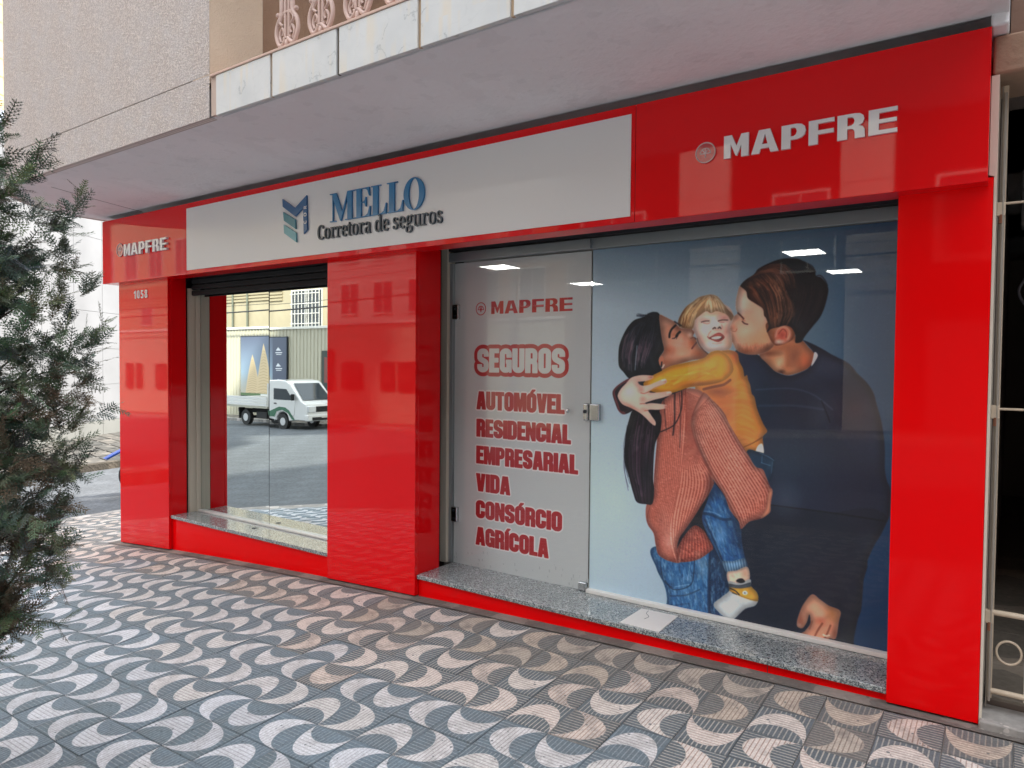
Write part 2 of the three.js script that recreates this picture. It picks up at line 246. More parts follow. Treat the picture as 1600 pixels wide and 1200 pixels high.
    shape([433,324,443,318,456,310,469,307,481,314,486,322,480,330,465,337,450,333], '#a54540', () => { blob([458,312], 30, 8, '#c4625a', 0.9); });
    shape([438,325,450,319,467,317,479,320,475,328,459,330], '#4b2526', () => { c.fillStyle = '#eadbd4'; smooth(c, [441,324,454,319,469,318,476,321,467,327,452,328]); c.fill(); for (const q of [[450,318,450,330], [458,318,459,330], [467,316,467,330]]) line(q, 1, '#b79c96', 0.8); });
    line([446,341,461,343,476,339], 4, '#c08f86', 0.5);
  });
  // boy's hair
  shape([327,275,331,254,353,220,379,202,398,189,420,184,439,182,460,189,477,209,495,232,514,253,506,269,497,255,482,244,457,237,440,243,423,236,401,250,386,264,382,283,374,295,354,291,333,286], '#a8815c', () => {
    blob([444,199], 60, 26, '#c9b294', 0.9); blob([495,246], 24, 34, '#7d5138', 0.8); blob([344,259], 24, 50, '#6d4630', 0.75); blob([403,218], 50, 40, '#9c7048', 0.5);
    strands([396,191,364,217,340,250,333,286], [439,184,414,210,393,239,380,285], 110, ['#d9bd92', '#7d5536', '#c9a87c', '#93683f', '#e2cba6'], 2.4, 0.75);
    strands([435,184,420,206,414,235], [448,185,478,213,501,255], 110, ['#d9c7a8', '#8a6242', '#c0a07a', '#a67c54', '#e6d6ba'], 2.4, 0.75);
  });
  // woman's face
  shape([260,243,281,250,299,259,315,268,324,278,334,288,354,291,374,293,384,304,380,317,390,323,394,336,405,355,432,375,417,391,378,397,311,417,277,435,269,422,260,402,264,385,278,363,270,326,262,278], '#bd8770', () => {
    blob([285,268], 36, 26, '#b79180', 0.8); blob([330,342], 44, 38, '#d9a896', 0.95); blob([342,376], 56, 24, '#d2ab93', 0.85); blob([286,322], 26, 50, '#bf927e', 0.7); blob([404,376], 36, 26, '#a2532f', 0.9); blob([381,338], 20, 24, '#b5613f', 0.8);
    blob([296,365], 30, 24, '#b8694f', 0.7); blob([288,404], 34, 18, '#a9674e', 0.8); blob([358,301], 26, 14, '#c99683', 0.8); blob([370,312], 14, 12, '#ecc8b8', 0.95); blob([387,308], 12, 16, '#8d4630', 0.85); blob([325,290], 16, 18, '#9a5c48', 0.75); blob([314,311], 16, 12, '#a8654c', 0.6);
    line([318,280,305,292,298,307,297,319], 7, '#18151c', 0.92); line([334,302,326,309,322,316], 8, '#1c181f', 0.9); line([327,314,318,321,307,324], 2.4, '#1c181f', 0.85); line([323,314,314,325], 2, '#1c181f', 0.8); line([329,312,321,326], 1.8, '#1c181f', 0.8);
    line([394,336,386,346,377,358], 5, '#5b2323', 0.9); line([385,319,390,326], 5, '#3a1a1c', 0.9); line([372,324,381,321], 3, '#8d4a38', 0.8);
  });
  shape([260,393,271,382,278,395,272,417,262,411], '#b67a63'); line([271,404,269,419], 5, '#191722', 0.9); line([279,413,274,422], 5, '#e2d3ca', 0.8);
  line([394,325,401,344,414,361,432,376], 4, '#43201f', 0.75); line([315,267,324,273,338,281], 5, '#1a1418', 0.7);
  // woman's jeans and the boy's leg
  const bleach = (n, x0, y0, x1, y1, dir) => { for (let i = 0; i < n; i++) { const x = x0 + R() * (x1 - x0), y = y0 + R() * (y1 - y0); line([x, y, x + (R() - 0.5) * 10 + dir * 8, y + 5 + R() * 16], 2 + R() * 4, ['#9fbdd6', '#6f9abf', '#17395c', '#b9d0e2', '#0f2c4a'][Math.floor(R() * 5)], 0.22); } };
  shape([251,1042,262,1113,291,1165,303,1211,309,1318,520,1281,517,1121,506,1087,486,1036,451,1010], '#2f628f', () => {
    const a = [251,1042], b = [457,1242]; bleach(900, a[0], a[1], b[0], b[1] + 40, 0.3);
    c.fillStyle = '#143456'; c.globalAlpha = 0.9; smooth(c, [450,1000,521,1009,526,1300,454,1317]); c.fill(); c.globalAlpha = 1; const d = [454,1041], e = [516,1219]; bleach(160, d[0], d[1], e[0], e[1], 0);
    line([450,1025,451,1105,454,1264], 3, '#0d2742', 0.95); line([275,1089,290,1152,323,1170], 3, '#12304f', 0.8); line([398,1063,388,1145,328,1176,295,1151], 3.5, '#0f2a46', 0.85); line([384,1066,375,1137], 2, '#a9c2d6', 0.6); line([328,1167,381,1148], 2, '#a9c2d6', 0.6); line([317,1200,369,1187,417,1159], 5, '#12304f', 0.6); line([313,1236,380,1213], 6, '#12304f', 0.4); blob([424,1085], 30, 60, '#b5cde0', 0.35);
  });
  // dark gap and the back of the sweater's hem
  shape([429,863,458,802,484,827,473,891,440,969,388,1013,335,1044,332,996,364,937], '#141b2d');
  shape([394,948,424,957,444,983,460,1011,452,1025,413,1057,367,1075,335,1074,339,1030,361,987], '#a95a4c', () => ribs([360,962,348,1015,340,1082], [431,943,458,998,467,1052], 11, '#6b2c28', '#cf8272', 4));
  shape([456,803,476,815,495,840,514,879,529,904,548,929,553,977,563,1023,572,1055,539,1075,508,1087,490,1058,469,1018,444,977,424,935,423,904,440,853], '#2a5f93', () => {
    const a = [429,822], b = [559,1055]; bleach(520, a[0], a[1], b[0], b[1], 0.7); blob([536,945], 40, 90, '#123050', 0.7); blob([455,834], 40, 30, '#12304e', 0.6); blob([485,963], 30, 70, '#8fb3d0', 0.4);
    line([426,903,452,904,490,914,515,910], 9, '#153757', 0.75); line([428,895,456,895,486,904], 2, '#9fbdd6', 0.7); line([430,922,457,977,484,1032,497,1059], 3, '#0f2a46', 0.8); line([437,917,463,972,490,1031], 2, '#9fbdd6', 0.55);
    shape([488,1054,528,1044,564,1029,573,1056,539,1075,506,1089], '#6d97ba', () => { for (let i = 0; i < 22; i++) { const x = 1126 + i * 1.9; line([...[488,1048]].map((v, k) => v + (k ? -i * 0.9 : i * 4.4)).concat([...[499,1090]].map((v, k) => v + (k ? -i * 0.9 : i * 4.2))), 1.8, i % 2 ? '#cfdfeb' : '#33597c', 0.7); } });
  });
  // sock and ankle
  shape([508,1085,539,1073,573,1056,580,1094,550,1112,515,1119], '#dcc0ae', () => { blob([565,1080], 20, 26, '#b98d78', 0.7); });
  shape([514,1113,548,1113,582,1094,586,1116,603,1131,609,1152,599,1175,569,1191,547,1216,527,1238,506,1236,465,1202,490,1170,515,1144], '#c6cbce', () => {
    for (let i = 0; i < 300; i++) { const a = [468,1134], b = [610,1219]; c.globalAlpha = 0.12; c.fillStyle = R() < 0.5 ? '#8d979e' : '#f2f4f5'; c.fillRect(a[0] + R() * (b[0] - a[0]), a[1] + R() * (b[1] - a[1]), 3, 3); } c.globalAlpha = 1;
    shape([517,1129,550,1127,586,1112,609,1136,609,1158,581,1160,544,1153,517,1143], '#d8a84a'); shape([515,1121,548,1119,584,1104,586,1116,550,1129,515,1131], '#5d6874'); line([517,1116,550,1115,582,1099], 4, '#dfe3e5', 0.9);
    line([517,1135,536,1140,548,1150], 4, '#24242a', 0.9); line([526,1148,540,1151], 3, '#24242a', 0.9); shape([560,1137,570,1134,575,1141,567,1147,559,1145], '#e9e9e6'); blob([566,1141], 5, 5, '#22333f', 0.9);
  });
  shape([537,1108,545,1099,558,1096,566,1105,552,1112], '#2b2a31');
  // woman's sweater: body
  const body = [362,491,335,503,312,512,292,523,274,539,265,577,257,676,249,787,246,865,223,896,220,937,229,969,250,995,259,1036,270,1067,310,1082,349,1078,337,1035,343,999,361,970,393,920,421,872,446,831,460,798,456,777,480,681,446,579,419,506,390,492];
  shape(body, '#c77f6e', () => {
    blob([297,979], 60, 120, '#e0b0a2', 0.7, 0.2); blob([396,837], 60, 100, '#a3594a', 0.5); blob([249,937], 40, 60, '#b06452', 0.6);
    ribs([269,533,262,676,252,798,244,876,226,956,260,1029,275,1084], [357,493,350,605,343,735,331,844,310,945,311,1021,335,1087], 13, '#8f463a', '#e3a797', 4.4);
    ribs([357,502,359,605,352,717,340,821,319,933,320,1009,340,1082], [419,527,386,614,409,712,458,783,446,842,398,926,343,1016], 11, '#8f463a', '#e3a797', 4.4);
    blob([446,804], 26, 60, '#5e2a28', 0.55); blob([307,1022], 34, 60, '#eccabd', 0.35);
  });
  // sleeve
  shape([419,504,449,526,486,562,507,602,541,656,568,695,591,731,615,739,627,764,637,789,646,804,641,847,639,872,610,896,576,910,550,937,542,913,514,881,495,836,473,807,449,776,423,728,393,666,377,608,391,550], '#c98272', () => {
    blob([446,579], 50, 80, '#daa192', 0.6); blob([605,854], 60, 60, '#b0604c', 0.7); blob([533,759], 40, 90, '#dfa696', 0.4, -0.5); blob([624,791], 24, 50, '#a85a48', 0.6);
    ribs([381,582,400,666,440,747,493,830,531,896,553,942], [441,516,492,576,543,660,601,741,642,805,635,880], 15, '#8b4237', '#e6ae9f', 4.2);
    line([580,910,616,891,639,870], 6, '#7d3c34', 0.5);
  });
  line([419,504,393,552,379,608,400,683,449,772], 5, '#7d3a31', 0.55);
  shape([638,797,646,808,642,829,641,853,637,874,612,895,627,861,632,826], '#c78b74');
  // ponytail
  shape([205,546,172,570,157,589,139,666,137,748,153,805,171,862,186,894,220,897,244,892,250,842,245,801,250,692,270,636,267,577], '#1b1722', () => {
    strands([172,581,149,684,155,785,191,896], [262,566,255,676,242,788,234,890], 120, ['#4d3346', '#2d2030', '#62465a', '#0f0f18', '#120f1a'], 3, 0.8); blob([218,779], 26, 90, '#101624', 0.85);
  });
  for (let i = 0; i < 7; i++) line([...[150,616]].map((v, k) => v + (k ? i * 12 : R() * 8 - 6)).concat([...[134,707]].map((v, k) => v + (k ? i * 12 : R() * 8 - 4)), [...[150,785]].map((v, k) => v + (k ? i * 12 : R() * 12))), 1.4, '#1c1a26', 0.7);
  line([344,502,343,562,319,615,271,642], 4, '#241a22', 0.85); line([278,504,283,565,291,641], 2.4, '#241a22', 0.8); line([335,509,341,584,340,692], 2.4, '#2c1d24', 0.7); line([319,503,320,596,315,650], 6, '#231a25', 0.7);
  // yellow sleeve over her shoulder
  shape([204,480,221,462,239,449,270,434,304,417,360,404,417,390,442,370,474,366,506,390,517,427,499,454,469,470,423,480,368,488,335,500,303,508,247,507,219,497], '#e0a03a', () => {
    blob([265,461], 60, 30, '#eab04a', 0.9); blob([389,422], 90, 26, '#d9a344', 0.8, -0.2); blob([443,401], 70, 40, '#e5a54c', 0.7); blob([401,475], 120, 14, '#b06a38', 0.85, -0.1); blob([502,421], 26, 46, '#c47d3e', 0.6);
    for (let i = 0; i < 16; i++) line([...[277,446]].map((v, k) => v + (k ? R() * 40 : R() * 60)).concat([...[345,429]].map((v, k) => v + (k ? R() * 40 : R() * 60)), [...[422,416]].map((v, k) => v + (k ? R() * 36 : R() * 40))), 4 + R() * 5, R() < 0.5 ? '#f0c060' : '#c08432', 0.3);
  });
  // hand on her shoulder
  shape([153,461,116,480,91,501,86,519,97,551,110,577,130,589,160,577,172,561,158,481], '#241a28', () => { line([155,463,116,482,94,503,92,521,105,555,115,579,133,585], 9, '#86434c', 0.85); });
  shape([158,459,189,450,223,449,241,452,235,462,211,470,185,474,197,485,223,483,255,470,282,460,291,467,285,477,255,491,226,506,240,509,271,506,303,502,308,512,283,523,241,535,210,547,241,545,288,549,291,559,262,567,225,569,232,583,251,608,250,622,235,615,208,592,186,578,159,566,126,554,109,534,107,519,119,498,138,479], '#dfbaad', () => {
    blob([151,508], 50, 40, '#ead0c6', 0.8); blob([195,502], 18, 14, '#cf9486', 0.8); blob([203,533], 18, 14, '#cf9486', 0.8); blob([206,569], 18, 12, '#cf9486', 0.7); blob([232,455], 14, 8, '#c57c6c', 0.8); blob([286,471], 10, 8, '#c98a7a', 0.8); blob([303,510], 10, 8, '#c98a7a', 0.8); blob([290,556], 10, 8, '#b9685c', 0.9); blob([159,562], 50, 10, '#b98374', 0.7, 0.4);
    line([226,506,207,513,195,511], 3.5, '#9c5f52', 0.7); line([210,548,193,549], 3.5, '#9c5f52', 0.7); line([225,570,210,573], 3.5, '#9c5f52', 0.7); line([185,474,195,482], 4, '#4a2a26', 0.7);
    line([272,466,284,464], 5, '#f1dcd3', 0.9); line([292,508,303,507], 5, '#f1dcd3', 0.9);
  }, 0.2);
  line([224,508,247,492,280,480], 2.6, '#a8753a', 0.7); line([215,548,248,538,280,527], 3, '#2a1c24', 0.6);
  // man's lower hand
  shape([768,1106,792,1117,816,1130,848,1140,845,1174,838,1224,821,1229,813,1239,793,1261,760,1255,734,1238,750,1222,765,1195,762,1168,755,1194,743,1215,728,1214,726,1200,731,1177,743,1143], '#c9947c', () => {
    blob([782,1143], 40, 40, '#d8b196', 0.8); blob([827,1153], 30, 40, '#a9784f', 0.8); blob([795,1183], 22, 18, '#bd6f58', 0.8); blob([821,1193], 18, 20, '#cd8f76', 0.8); blob([737,1188], 12, 24, '#b06a54', 0.8); blob([733,1208], 10, 8, '#dfb3a2', 0.9); blob([835,1209], 14, 26, '#9c5a48', 0.7);
    line([799,1188,785,1216,775,1242], 5, '#7d4636', 0.75); line([822,1189,814,1214,804,1239], 5, '#7d4636', 0.75); line([770,1188,763,1213], 5, '#a06350', 0.6); line([803,1222,810,1224,819,1220], 5, '#ead9c8', 0.95);
  });
  for (let i = 0; i < 60000; i++) { c.globalAlpha = 0.02; c.fillStyle = R() < 0.5 ? '#ffffff' : '#000000'; c.fillRect(R() * W, R() * H, 1 + R() * 2, 1 + R() * 2); } c.globalAlpha = 1;
  const soft = document.createElement('canvas'); soft.width = W; soft.height = H; const sc = soft.getContext('2d'); sc.filter = 'blur(1.3px)'; sc.drawImage(cv, 0, 0); sc.filter = 'none';
  brighten(sc, W, H, 2.0, 1.26);
  return soft;
  return cv;
}
function brighten(c, W, H, gain, power) {   // ink strength of the print
  const d = c.getImageData(0, 0, W, H), lut = new Uint8ClampedArray(256); for (let i = 0; i < 256; i++) lut[i] = 255 * Math.pow(Math.min(0.9, Math.pow(i / 255, 2.2 * power) * gain), 1 / 2.2);
  for (let i = 0; i < d.data.length; i += 4) for (let k = 0; k < 3; k++) d.data[i + k] = lut[d.data[i + k]]; c.putImageData(d, 0, 0);
}
// block lettering
function glyphPath(c, ch) {
  const k = 0.1, rp = (p, closed) => { c.moveTo(p[0][0], p[0][1]); for (let i = 1; i < p.length - 1; i++) c.arcTo(p[i][0], p[i][1], p[i + 1][0], p[i + 1][1], 0.13); c.lineTo(p[p.length - 1][0], p[p.length - 1][1]); };
  const poly = (q) => { c.beginPath(); for (const p of q) { p.forEach((v, i) => (i ? c.lineTo(...v) : c.moveTo(...v))); c.closePath(); } c.fill('evenodd'); };
  const st = (p, w = 0.2) => { c.beginPath(); rp(p); c.lineWidth = w; c.stroke(); };
  const w = { M: 0.66, I: 0.2, L: 0.4, E: 0.42, T: 0.46, A: 0.53, V: 0.51 }[ch] ?? 0.5, e = w - k;
  c.lineCap = 'butt';
  if (ch === 'O') { c.beginPath(); c.roundRect(k, k * 0.85, w - 2 * k, 1 - 1.7 * k, 0.13); c.lineWidth = 0.19; c.stroke(); }
  else if (ch === 'C') st([[e, 0.62], [e, 1 - k], [k, 1 - k], [k, k], [e, k], [e, 0.38]]);
  else if (ch === 'G') { st([[e, 0.64], [e, 1 - k], [k, 1 - k], [k, k], [e, k], [e, 0.5]]); poly([[[0.27, 0.52], [w, 0.52], [w, 0], [w - 0.09, 0], [e - 0.02, 0.38], [0.27, 0.38]]]); }
  else if (ch === 'S') st([[e, 0.68], [e, 1 - k], [k, 1 - k], [k, 0.58], [e, 0.42], [e, k], [k, k], [k, 0.32]]);
  else if (ch === 'U') st([[k, 1], [k, k], [e, k], [e, 1]]);
  else if (ch === 'D') { st([[0, k * 0.8], [e, k * 0.8], [e, 1 - k * 0.8], [0, 1 - k * 0.8]], 0.18); poly([[[0, 0], [0, 1], [0.2, 1], [0.2, 0]]]); }
  else if (ch === 'R' || ch === 'P') { poly([[[0, 0], [0, 1], [0.2, 1], [0.2, 0]]]); st([[0.1, 1 - k * 0.8], [e, 1 - k * 0.8], [e, 0.47], [0.1, 0.47]], 0.17); if (ch === 'R') st([[0.1, 0.5], [e, 0.46], [e, 0]], 0.19); }
  else if (ch === 'E') poly([[[0, 0], [0, 1], [w, 1], [w, 0.83], [0.2, 0.83], [0.2, 0.6], [w - 0.03, 0.6], [w - 0.03, 0.43], [0.2, 0.43], [0.2, 0.17], [w, 0.17], [w, 0]]]);
  else if (ch === 'L') poly([[[0, 0], [0, 1], [0.2, 1], [0.2, 0.17], [w, 0.17], [w, 0]]]);
  else if (ch === 'I') poly([[[0, 0], [0, 1], [0.2, 1], [0.2, 0]]]);
  else if (ch === 'T') poly([[[0.13, 0], [0.13, 0.83], [0, 0.83], [0, 1], [w, 1], [w, 0.83], [0.33, 0.83], [0.33, 0]]]);
  else if (ch === 'A') poly([[[0, 0], [0.13, 1], [0.4, 1], [0.53, 0], [0.34, 0], [0.32, 0.18], [0.21, 0.18], [0.19, 0]], [[0.225, 0.34], [0.305, 0.34], [0.265, 0.76]]]);
  else if (ch === 'V') poly([[[0, 1], [0.2, 1], [0.255, 0.3], [0.31, 1], [0.51, 1], [0.38, 0], [0.13, 0]]]);
  else if (ch === 'M') poly([[[0, 0], [0, 1], [0.25, 1], [0.33, 0.45], [0.41, 1], [0.66, 1], [0.66, 0], [0.48, 0], [0.48, 0.62], [0.38, 0], [0.28, 0], [0.18, 0.62], [0.18, 0]]]);
  else if (ch === 'N') poly([[[0, 0], [0, 1], [0.18, 1], [0.33, 0.45], [0.33, 1], [0.5, 1], [0.5, 0], [0.33, 0], [0.17, 0.52], [0.17, 0]]]);
  return w;
}
const accents = { 'Ó': 'O', 'Í': 'I' };
function blockWord(c, word, x0, x1, y0, y1, fill, halo, haloR, weight = 1.5) {   // canvas pixels; y0 baseline, y1 cap line
  const gap = 0.055; let total = -gap; const ws = [];
  const scratch = document.createElement('canvas').getContext('2d');
  for (const ch of word) { const w = glyphPath(scratch, accents[ch] ?? ch); ws.push(w); total += w + gap; }
  const sy = y0 - y1, sx = (x1 - x0) / total;
  const draw = (dx, dy, col) => { let x = x0; c.fillStyle = c.strokeStyle = col; [...word].forEach((ch, i) => { c.save(); c.translate(x + dx, y0 + dy); c.scale(sx, -sy); glyphPath(c, accents[ch] ?? ch);
    if (accents[ch]) { c.beginPath(); const m = ws[i] / 2; c.moveTo(m - 0.06, 1.05); c.lineTo(m + 0.04, 1.2); c.lineTo(m + 0.2, 1.2); c.lineTo(m + 0.06, 1.05); c.closePath(); c.fill(); }
    c.restore(); x += (ws[i] + gap) * sx; }); };
  for (let r = haloR; r > 0; r -= 2) for (let k = 0; k < 20; k++) draw(Math.cos(k / 20 * 6.283) * r, Math.sin(k / 20 * 6.283) * r, halo);
  for (let k = 0; k < 10; k++) draw(Math.cos(k / 10 * 6.283) * weight, Math.sin(k / 10 * 6.283) * weight, fill);
  draw(0, 0, fill);
}
// the wide company lettering, unit height, as outlines with holes
const WIDE = {
  M: { w: 1.05, o: [[0, 0], [0, 1], [0.34, 1], [0.54, 0.5], [0.74, 1], [1.05, 1], [1.05, 0], [0.74, 0], [0.74, 0.52], [0.57, 0.08], [0.5, 0.08], [0.29, 0.6], [0.29, 0]] },
  A: { w: 1.1, o: [[0, 0], [0.3, 1], [0.76, 1], [1.1, 0], [0.78, 0], [0.72, 0.2], [0.38, 0.2], [0.32, 0]], h: [[0.44, 0.38], [0.66, 0.38], [0.55, 0.8]] },
  P: { w: 0.94, o: [[0, 0], [0, 1], [0.6, 1], [0.78, 0.96], [0.9, 0.85], [0.94, 0.69], [0.9, 0.52], [0.78, 0.41], [0.6, 0.36], [0.36, 0.36], [0.36, 0]], h: [[0.36, 0.5], [0.48, 0.5], [0.56, 0.56], [0.6, 0.68], [0.56, 0.81], [0.48, 0.86], [0.36, 0.86]] },
  F: { w: 0.95, o: [[0, 0], [0, 1], [0.95, 1], [0.95, 0.84], [0.35, 0.84], [0.35, 0.56], [0.93, 0.56], [0.93, 0.4], [0.35, 0.4], [0.35, 0]] },
  R: { w: 0.99, o: [[0, 0], [0, 1], [0.62, 1], [0.8, 0.97], [0.92, 0.87], [0.95, 0.73], [0.9, 0.58], [0.76, 0.5], [0.9, 0.44], [0.97, 0.32], [0.99, 0], [0.63, 0], [0.62, 0.26], [0.56, 0.37], [0.46, 0.4], [0.36, 0.4], [0.36, 0]], h: [[0.36, 0.52], [0.5, 0.53], [0.58, 0.59], [0.61, 0.7], [0.58, 0.81], [0.5, 0.86], [0.36, 0.87]] },
  E: { w: 0.98, o: [[0, 0], [0, 1], [0.98, 1], [0.98, 0.84], [0.36, 0.84], [0.36, 0.58], [0.96, 0.58], [0.96, 0.43], [0.36, 0.43], [0.36, 0.16], [0.98, 0.16], [0.98, 0]] },
};
function makeDoorPrint() {
  const X0 = -3.155, Y1 = 2.13, S = 480, cv = document.createElement('canvas'); cv.width = 512; cv.height = 996;
  const c = cv.getContext('2d'), R = rng(5), X = (x) => (x - X0) * S, Y = (y) => (Y1 - y) * S;
  c.fillStyle = '#cdcfd1'; c.fillRect(0, 0, 512, 996);
  for (let i = 0; i < 5000; i++) { c.globalAlpha = 0.05; c.fillStyle = R() < 0.5 ? '#ffffff' : '#8b9399'; c.fillRect(R() * 512, R() * 996, 1 + R() * 12, 1); }
  for (let i = 0; i < 40; i++) { c.globalAlpha = 0.25; c.fillStyle = '#6d7378'; c.fillRect(R() * 512, 930 + R() * 62, 1 + R() * 3, 2 + R() * 9); } c.globalAlpha = 1;
  const red = '#b5121f';
  let x = -2.843; const h = 0.083, k = 0.632 / 6.64; c.fillStyle = red;
  for (const ch of ['M', 'A', 'P', 'F', 'R', 'E']) { const gl = WIDE[ch]; c.beginPath(); for (const p of [gl.o, gl.h].filter(Boolean)) { p.forEach(([a, b], i) => (i ? c.lineTo(X(x + a * k), Y(1.774 + b * h)) : c.moveTo(X(x + a * k), Y(1.774 + b * h)))); c.closePath(); } c.fill('evenodd'); x += (gl.w + 0.11) * k; }
  c.strokeStyle = red; c.lineWidth = 2.6; c.beginPath(); c.ellipse(X(-2.93), Y(1.812), 0.04 * S, 0.041 * S, 0, 0, 7); c.stroke();
  c.lineWidth = 2; c.beginPath(); c.arc(X(-2.93), Y(1.806), 0.024 * S, Math.PI, 0); c.closePath(); c.stroke();
  for (const a of [-0.45, 0, 0.45]) { c.beginPath(); c.moveTo(X(-2.93), Y(1.79)); c.lineTo(X(-2.93 + Math.sin(a) * 0.024), Y(1.806 + Math.cos(a) * 0.024)); c.stroke(); }
  blockWord(c, 'SEGUROS', X(-2.955), X(-2.27), Y(1.388), Y(1.542), red, red, 14);
  blockWord(c, 'SEGUROS', X(-2.955), X(-2.27), Y(1.388), Y(1.542), '#d9d9d8', '#d9d9d8', 0);
  const rows = [['AUTOMÓVEL', -2.27, 1.137, 1.254], ['RESIDENCIAL', -2.222, 0.952, 1.067], ['EMPRESARIAL', -2.169, 0.77, 0.885], ['VIDA', -2.678, 0.582, 0.698], ['CONSÓRCIO', -2.279, 0.399, 0.515], ['AGRÍCOLA', -2.376, 0.215, 0.332]];
  for (const [w, x1, a, b] of rows) blockWord(c, w, X(-2.958), X(x1), Y(a), Y(b), red, '#ece6e6', 6);
  return cv;
}
// ---------- ground ----------
const clampf = THREE.MathUtils.clamp;
const alongX = (x) => (x > 0 ? 0.013 * x : x > -10 ? -0.0047 * x * x + 0.013 * x : -0.6 + (x + 10) * 0.022);
const walkY = (x, z) => alongX(x) - 0.045 * clampf(z, 0, 3.3);
const roadY = (x, z) => walkY(x, z) - 0.13 - 0.005 * Math.max(0, z - 3.3);
function sheet(xs, zs, fy, keep) {
  const pos = [], uv = [], idx = [], nx = xs.length;
  for (const z of zs) for (const x of xs) { pos.push(x, fy(x, z), z); uv.push(x, z); }
  for (let j = 0; j < zs.length - 1; j++) for (let i = 0; i < nx - 1; i++) { if (keep && !keep((xs[i] + xs[i + 1]) / 2, (zs[j] + zs[j + 1]) / 2)) continue; const a = j * nx + i; idx.push(a, a + nx, a + 1, a + 1, a + nx, a + nx + 1); }
  const g = new THREE.BufferGeometry(); g.setAttribute('position', new THREE.Float32BufferAttribute(pos, 3)); g.setAttribute('uv', new THREE.Float32BufferAttribute(uv, 2)); g.setIndex(idx); g.computeVertexNormals(); return g;
}
const steps = (a, b, s) => { const o = []; for (let x = a; x < b - 1e-6; x += s) o.push(x); o.push(b); return o; };
{
  structure('road', sheet([-180, -120, -80, -60, ...steps(-45, 15, 0.75), 25, 50, 110], [-140, -80, -50, -35, ...steps(-25, 24, 0.75), 35, 60, 120], roadY), M.asphalt);
}
const kerbLine = [[-9.78, -14], [-9.74, -6], [-9.7, -0.7], [-9.35, 0.1], [-8.9, 0.75], [-8.4, 1.35], [-7.95, 1.95], [-7.4, 2.5], [-6.5, 2.95], [-5.2, 3.2], [0, 3.3], [9, 3.4]];
const kerbZ = (x) => { for (let i = 2; i < kerbLine.length - 1; i++) { const [a, b] = kerbLine[i], [c, d] = kerbLine[i + 1]; if (x >= a && x <= c) return b + (d - b) * (x - a) / (c - a); } return x > 9 ? 3.4 : -99; };
const kerbX = (z) => { for (let i = 0; i < 3; i++) { const [a, b] = kerbLine[i], [c, d] = kerbLine[i + 1]; if (z >= b && z <= d) return a + (c - a) * (z - b) / (d - b); } return -9.35; };
const onWalk = (x, z) => (z > -0.7 ? z < kerbZ(x) - 0.09 && x > -9.6 : x > kerbX(z) + 0.09) && (z > -0.75 || x < -6.9);
// tile faces: a pale crescent on slate, ribbed two ways
function tileTextures(seed, light, dark, lightGroove, darkGroove, grime) {
  const n = 256, a = fractal(seed, 40, 3), b = fractal(seed + 7, 4, 5), R = rng(seed), chips = [];
  for (let k = 0; k < 7; k++) chips.push([R(), R(), 0.008 + R() * 0.02]);
  const at = (u, v) => { const e = Math.max(0, 1 - (2 * u - 1) ** 2), outer = 0.89 * Math.pow(e, 0.42), inner = 0.41 * Math.pow(Math.max(0, 1 - ((2 * u - 1) / 0.97) ** 2), 0.55); return { pale: v < outer && v > inner, rim: Math.min(Math.abs(v - outer), Math.abs(v - inner)) }; };
  const groove = (u, v) => { const { pale, rim } = at(u, v), t = pale ? v * 12.5 : u * 11.5, f = Math.abs(t - Math.floor(t) - 0.5); const g = clampf((pale ? 0.15 - f : 0.17 - f) / 0.06, 0, 1); return { pale, rim, g: Math.max(rim < 0.007 ? 0.9 : 0, g) }; };
  const color = dataTex(n, (u, v) => {
    const { pale, rim, g } = groove(u, v), s = a(u, v), m = b(u, v); let c = pale ? mix(light, lightGroove, g * (0.6 + 0.7 * m)) : mix(dark, darkGroove, g * (0.4 + 1.1 * m));
    if (rim < 0.007) c = mix(c, darkGroove, 0.6);
    c = mix(c, [0.36, 0.35, 0.34], clampf((m - 0.5) * grime * 4 + grime * 0.25, 0, 0.75)); c = c.map((x) => x * (0.86 + 0.28 * s));
    for (const [x, y, r] of chips) if (Math.hypot(u - x, v - y) < r * (0.6 + s * 0.8)) c = mix(c, [0.25, 0.28, 0.3], 0.6);
    if (Math.max(Math.abs(u - 0.5), Math.abs(v - 0.5)) > 0.487) c = mix(c, [0.3, 0.32, 0.33], 0.22);
    return c;
  });
  const bump = dataTex(n, (u, v) => { const { g } = groove(u, v); return 0.8 - 0.6 * g + 0.15 * (a(u, v) - 0.5); }, false);
  color.wrapS = color.wrapT = bump.wrapS = bump.wrapT = THREE.ClampToEdgeWrapping;
  return std({ map: color, bumpMap: bump, bumpScale: 0.002, roughness: 0.82 });
}
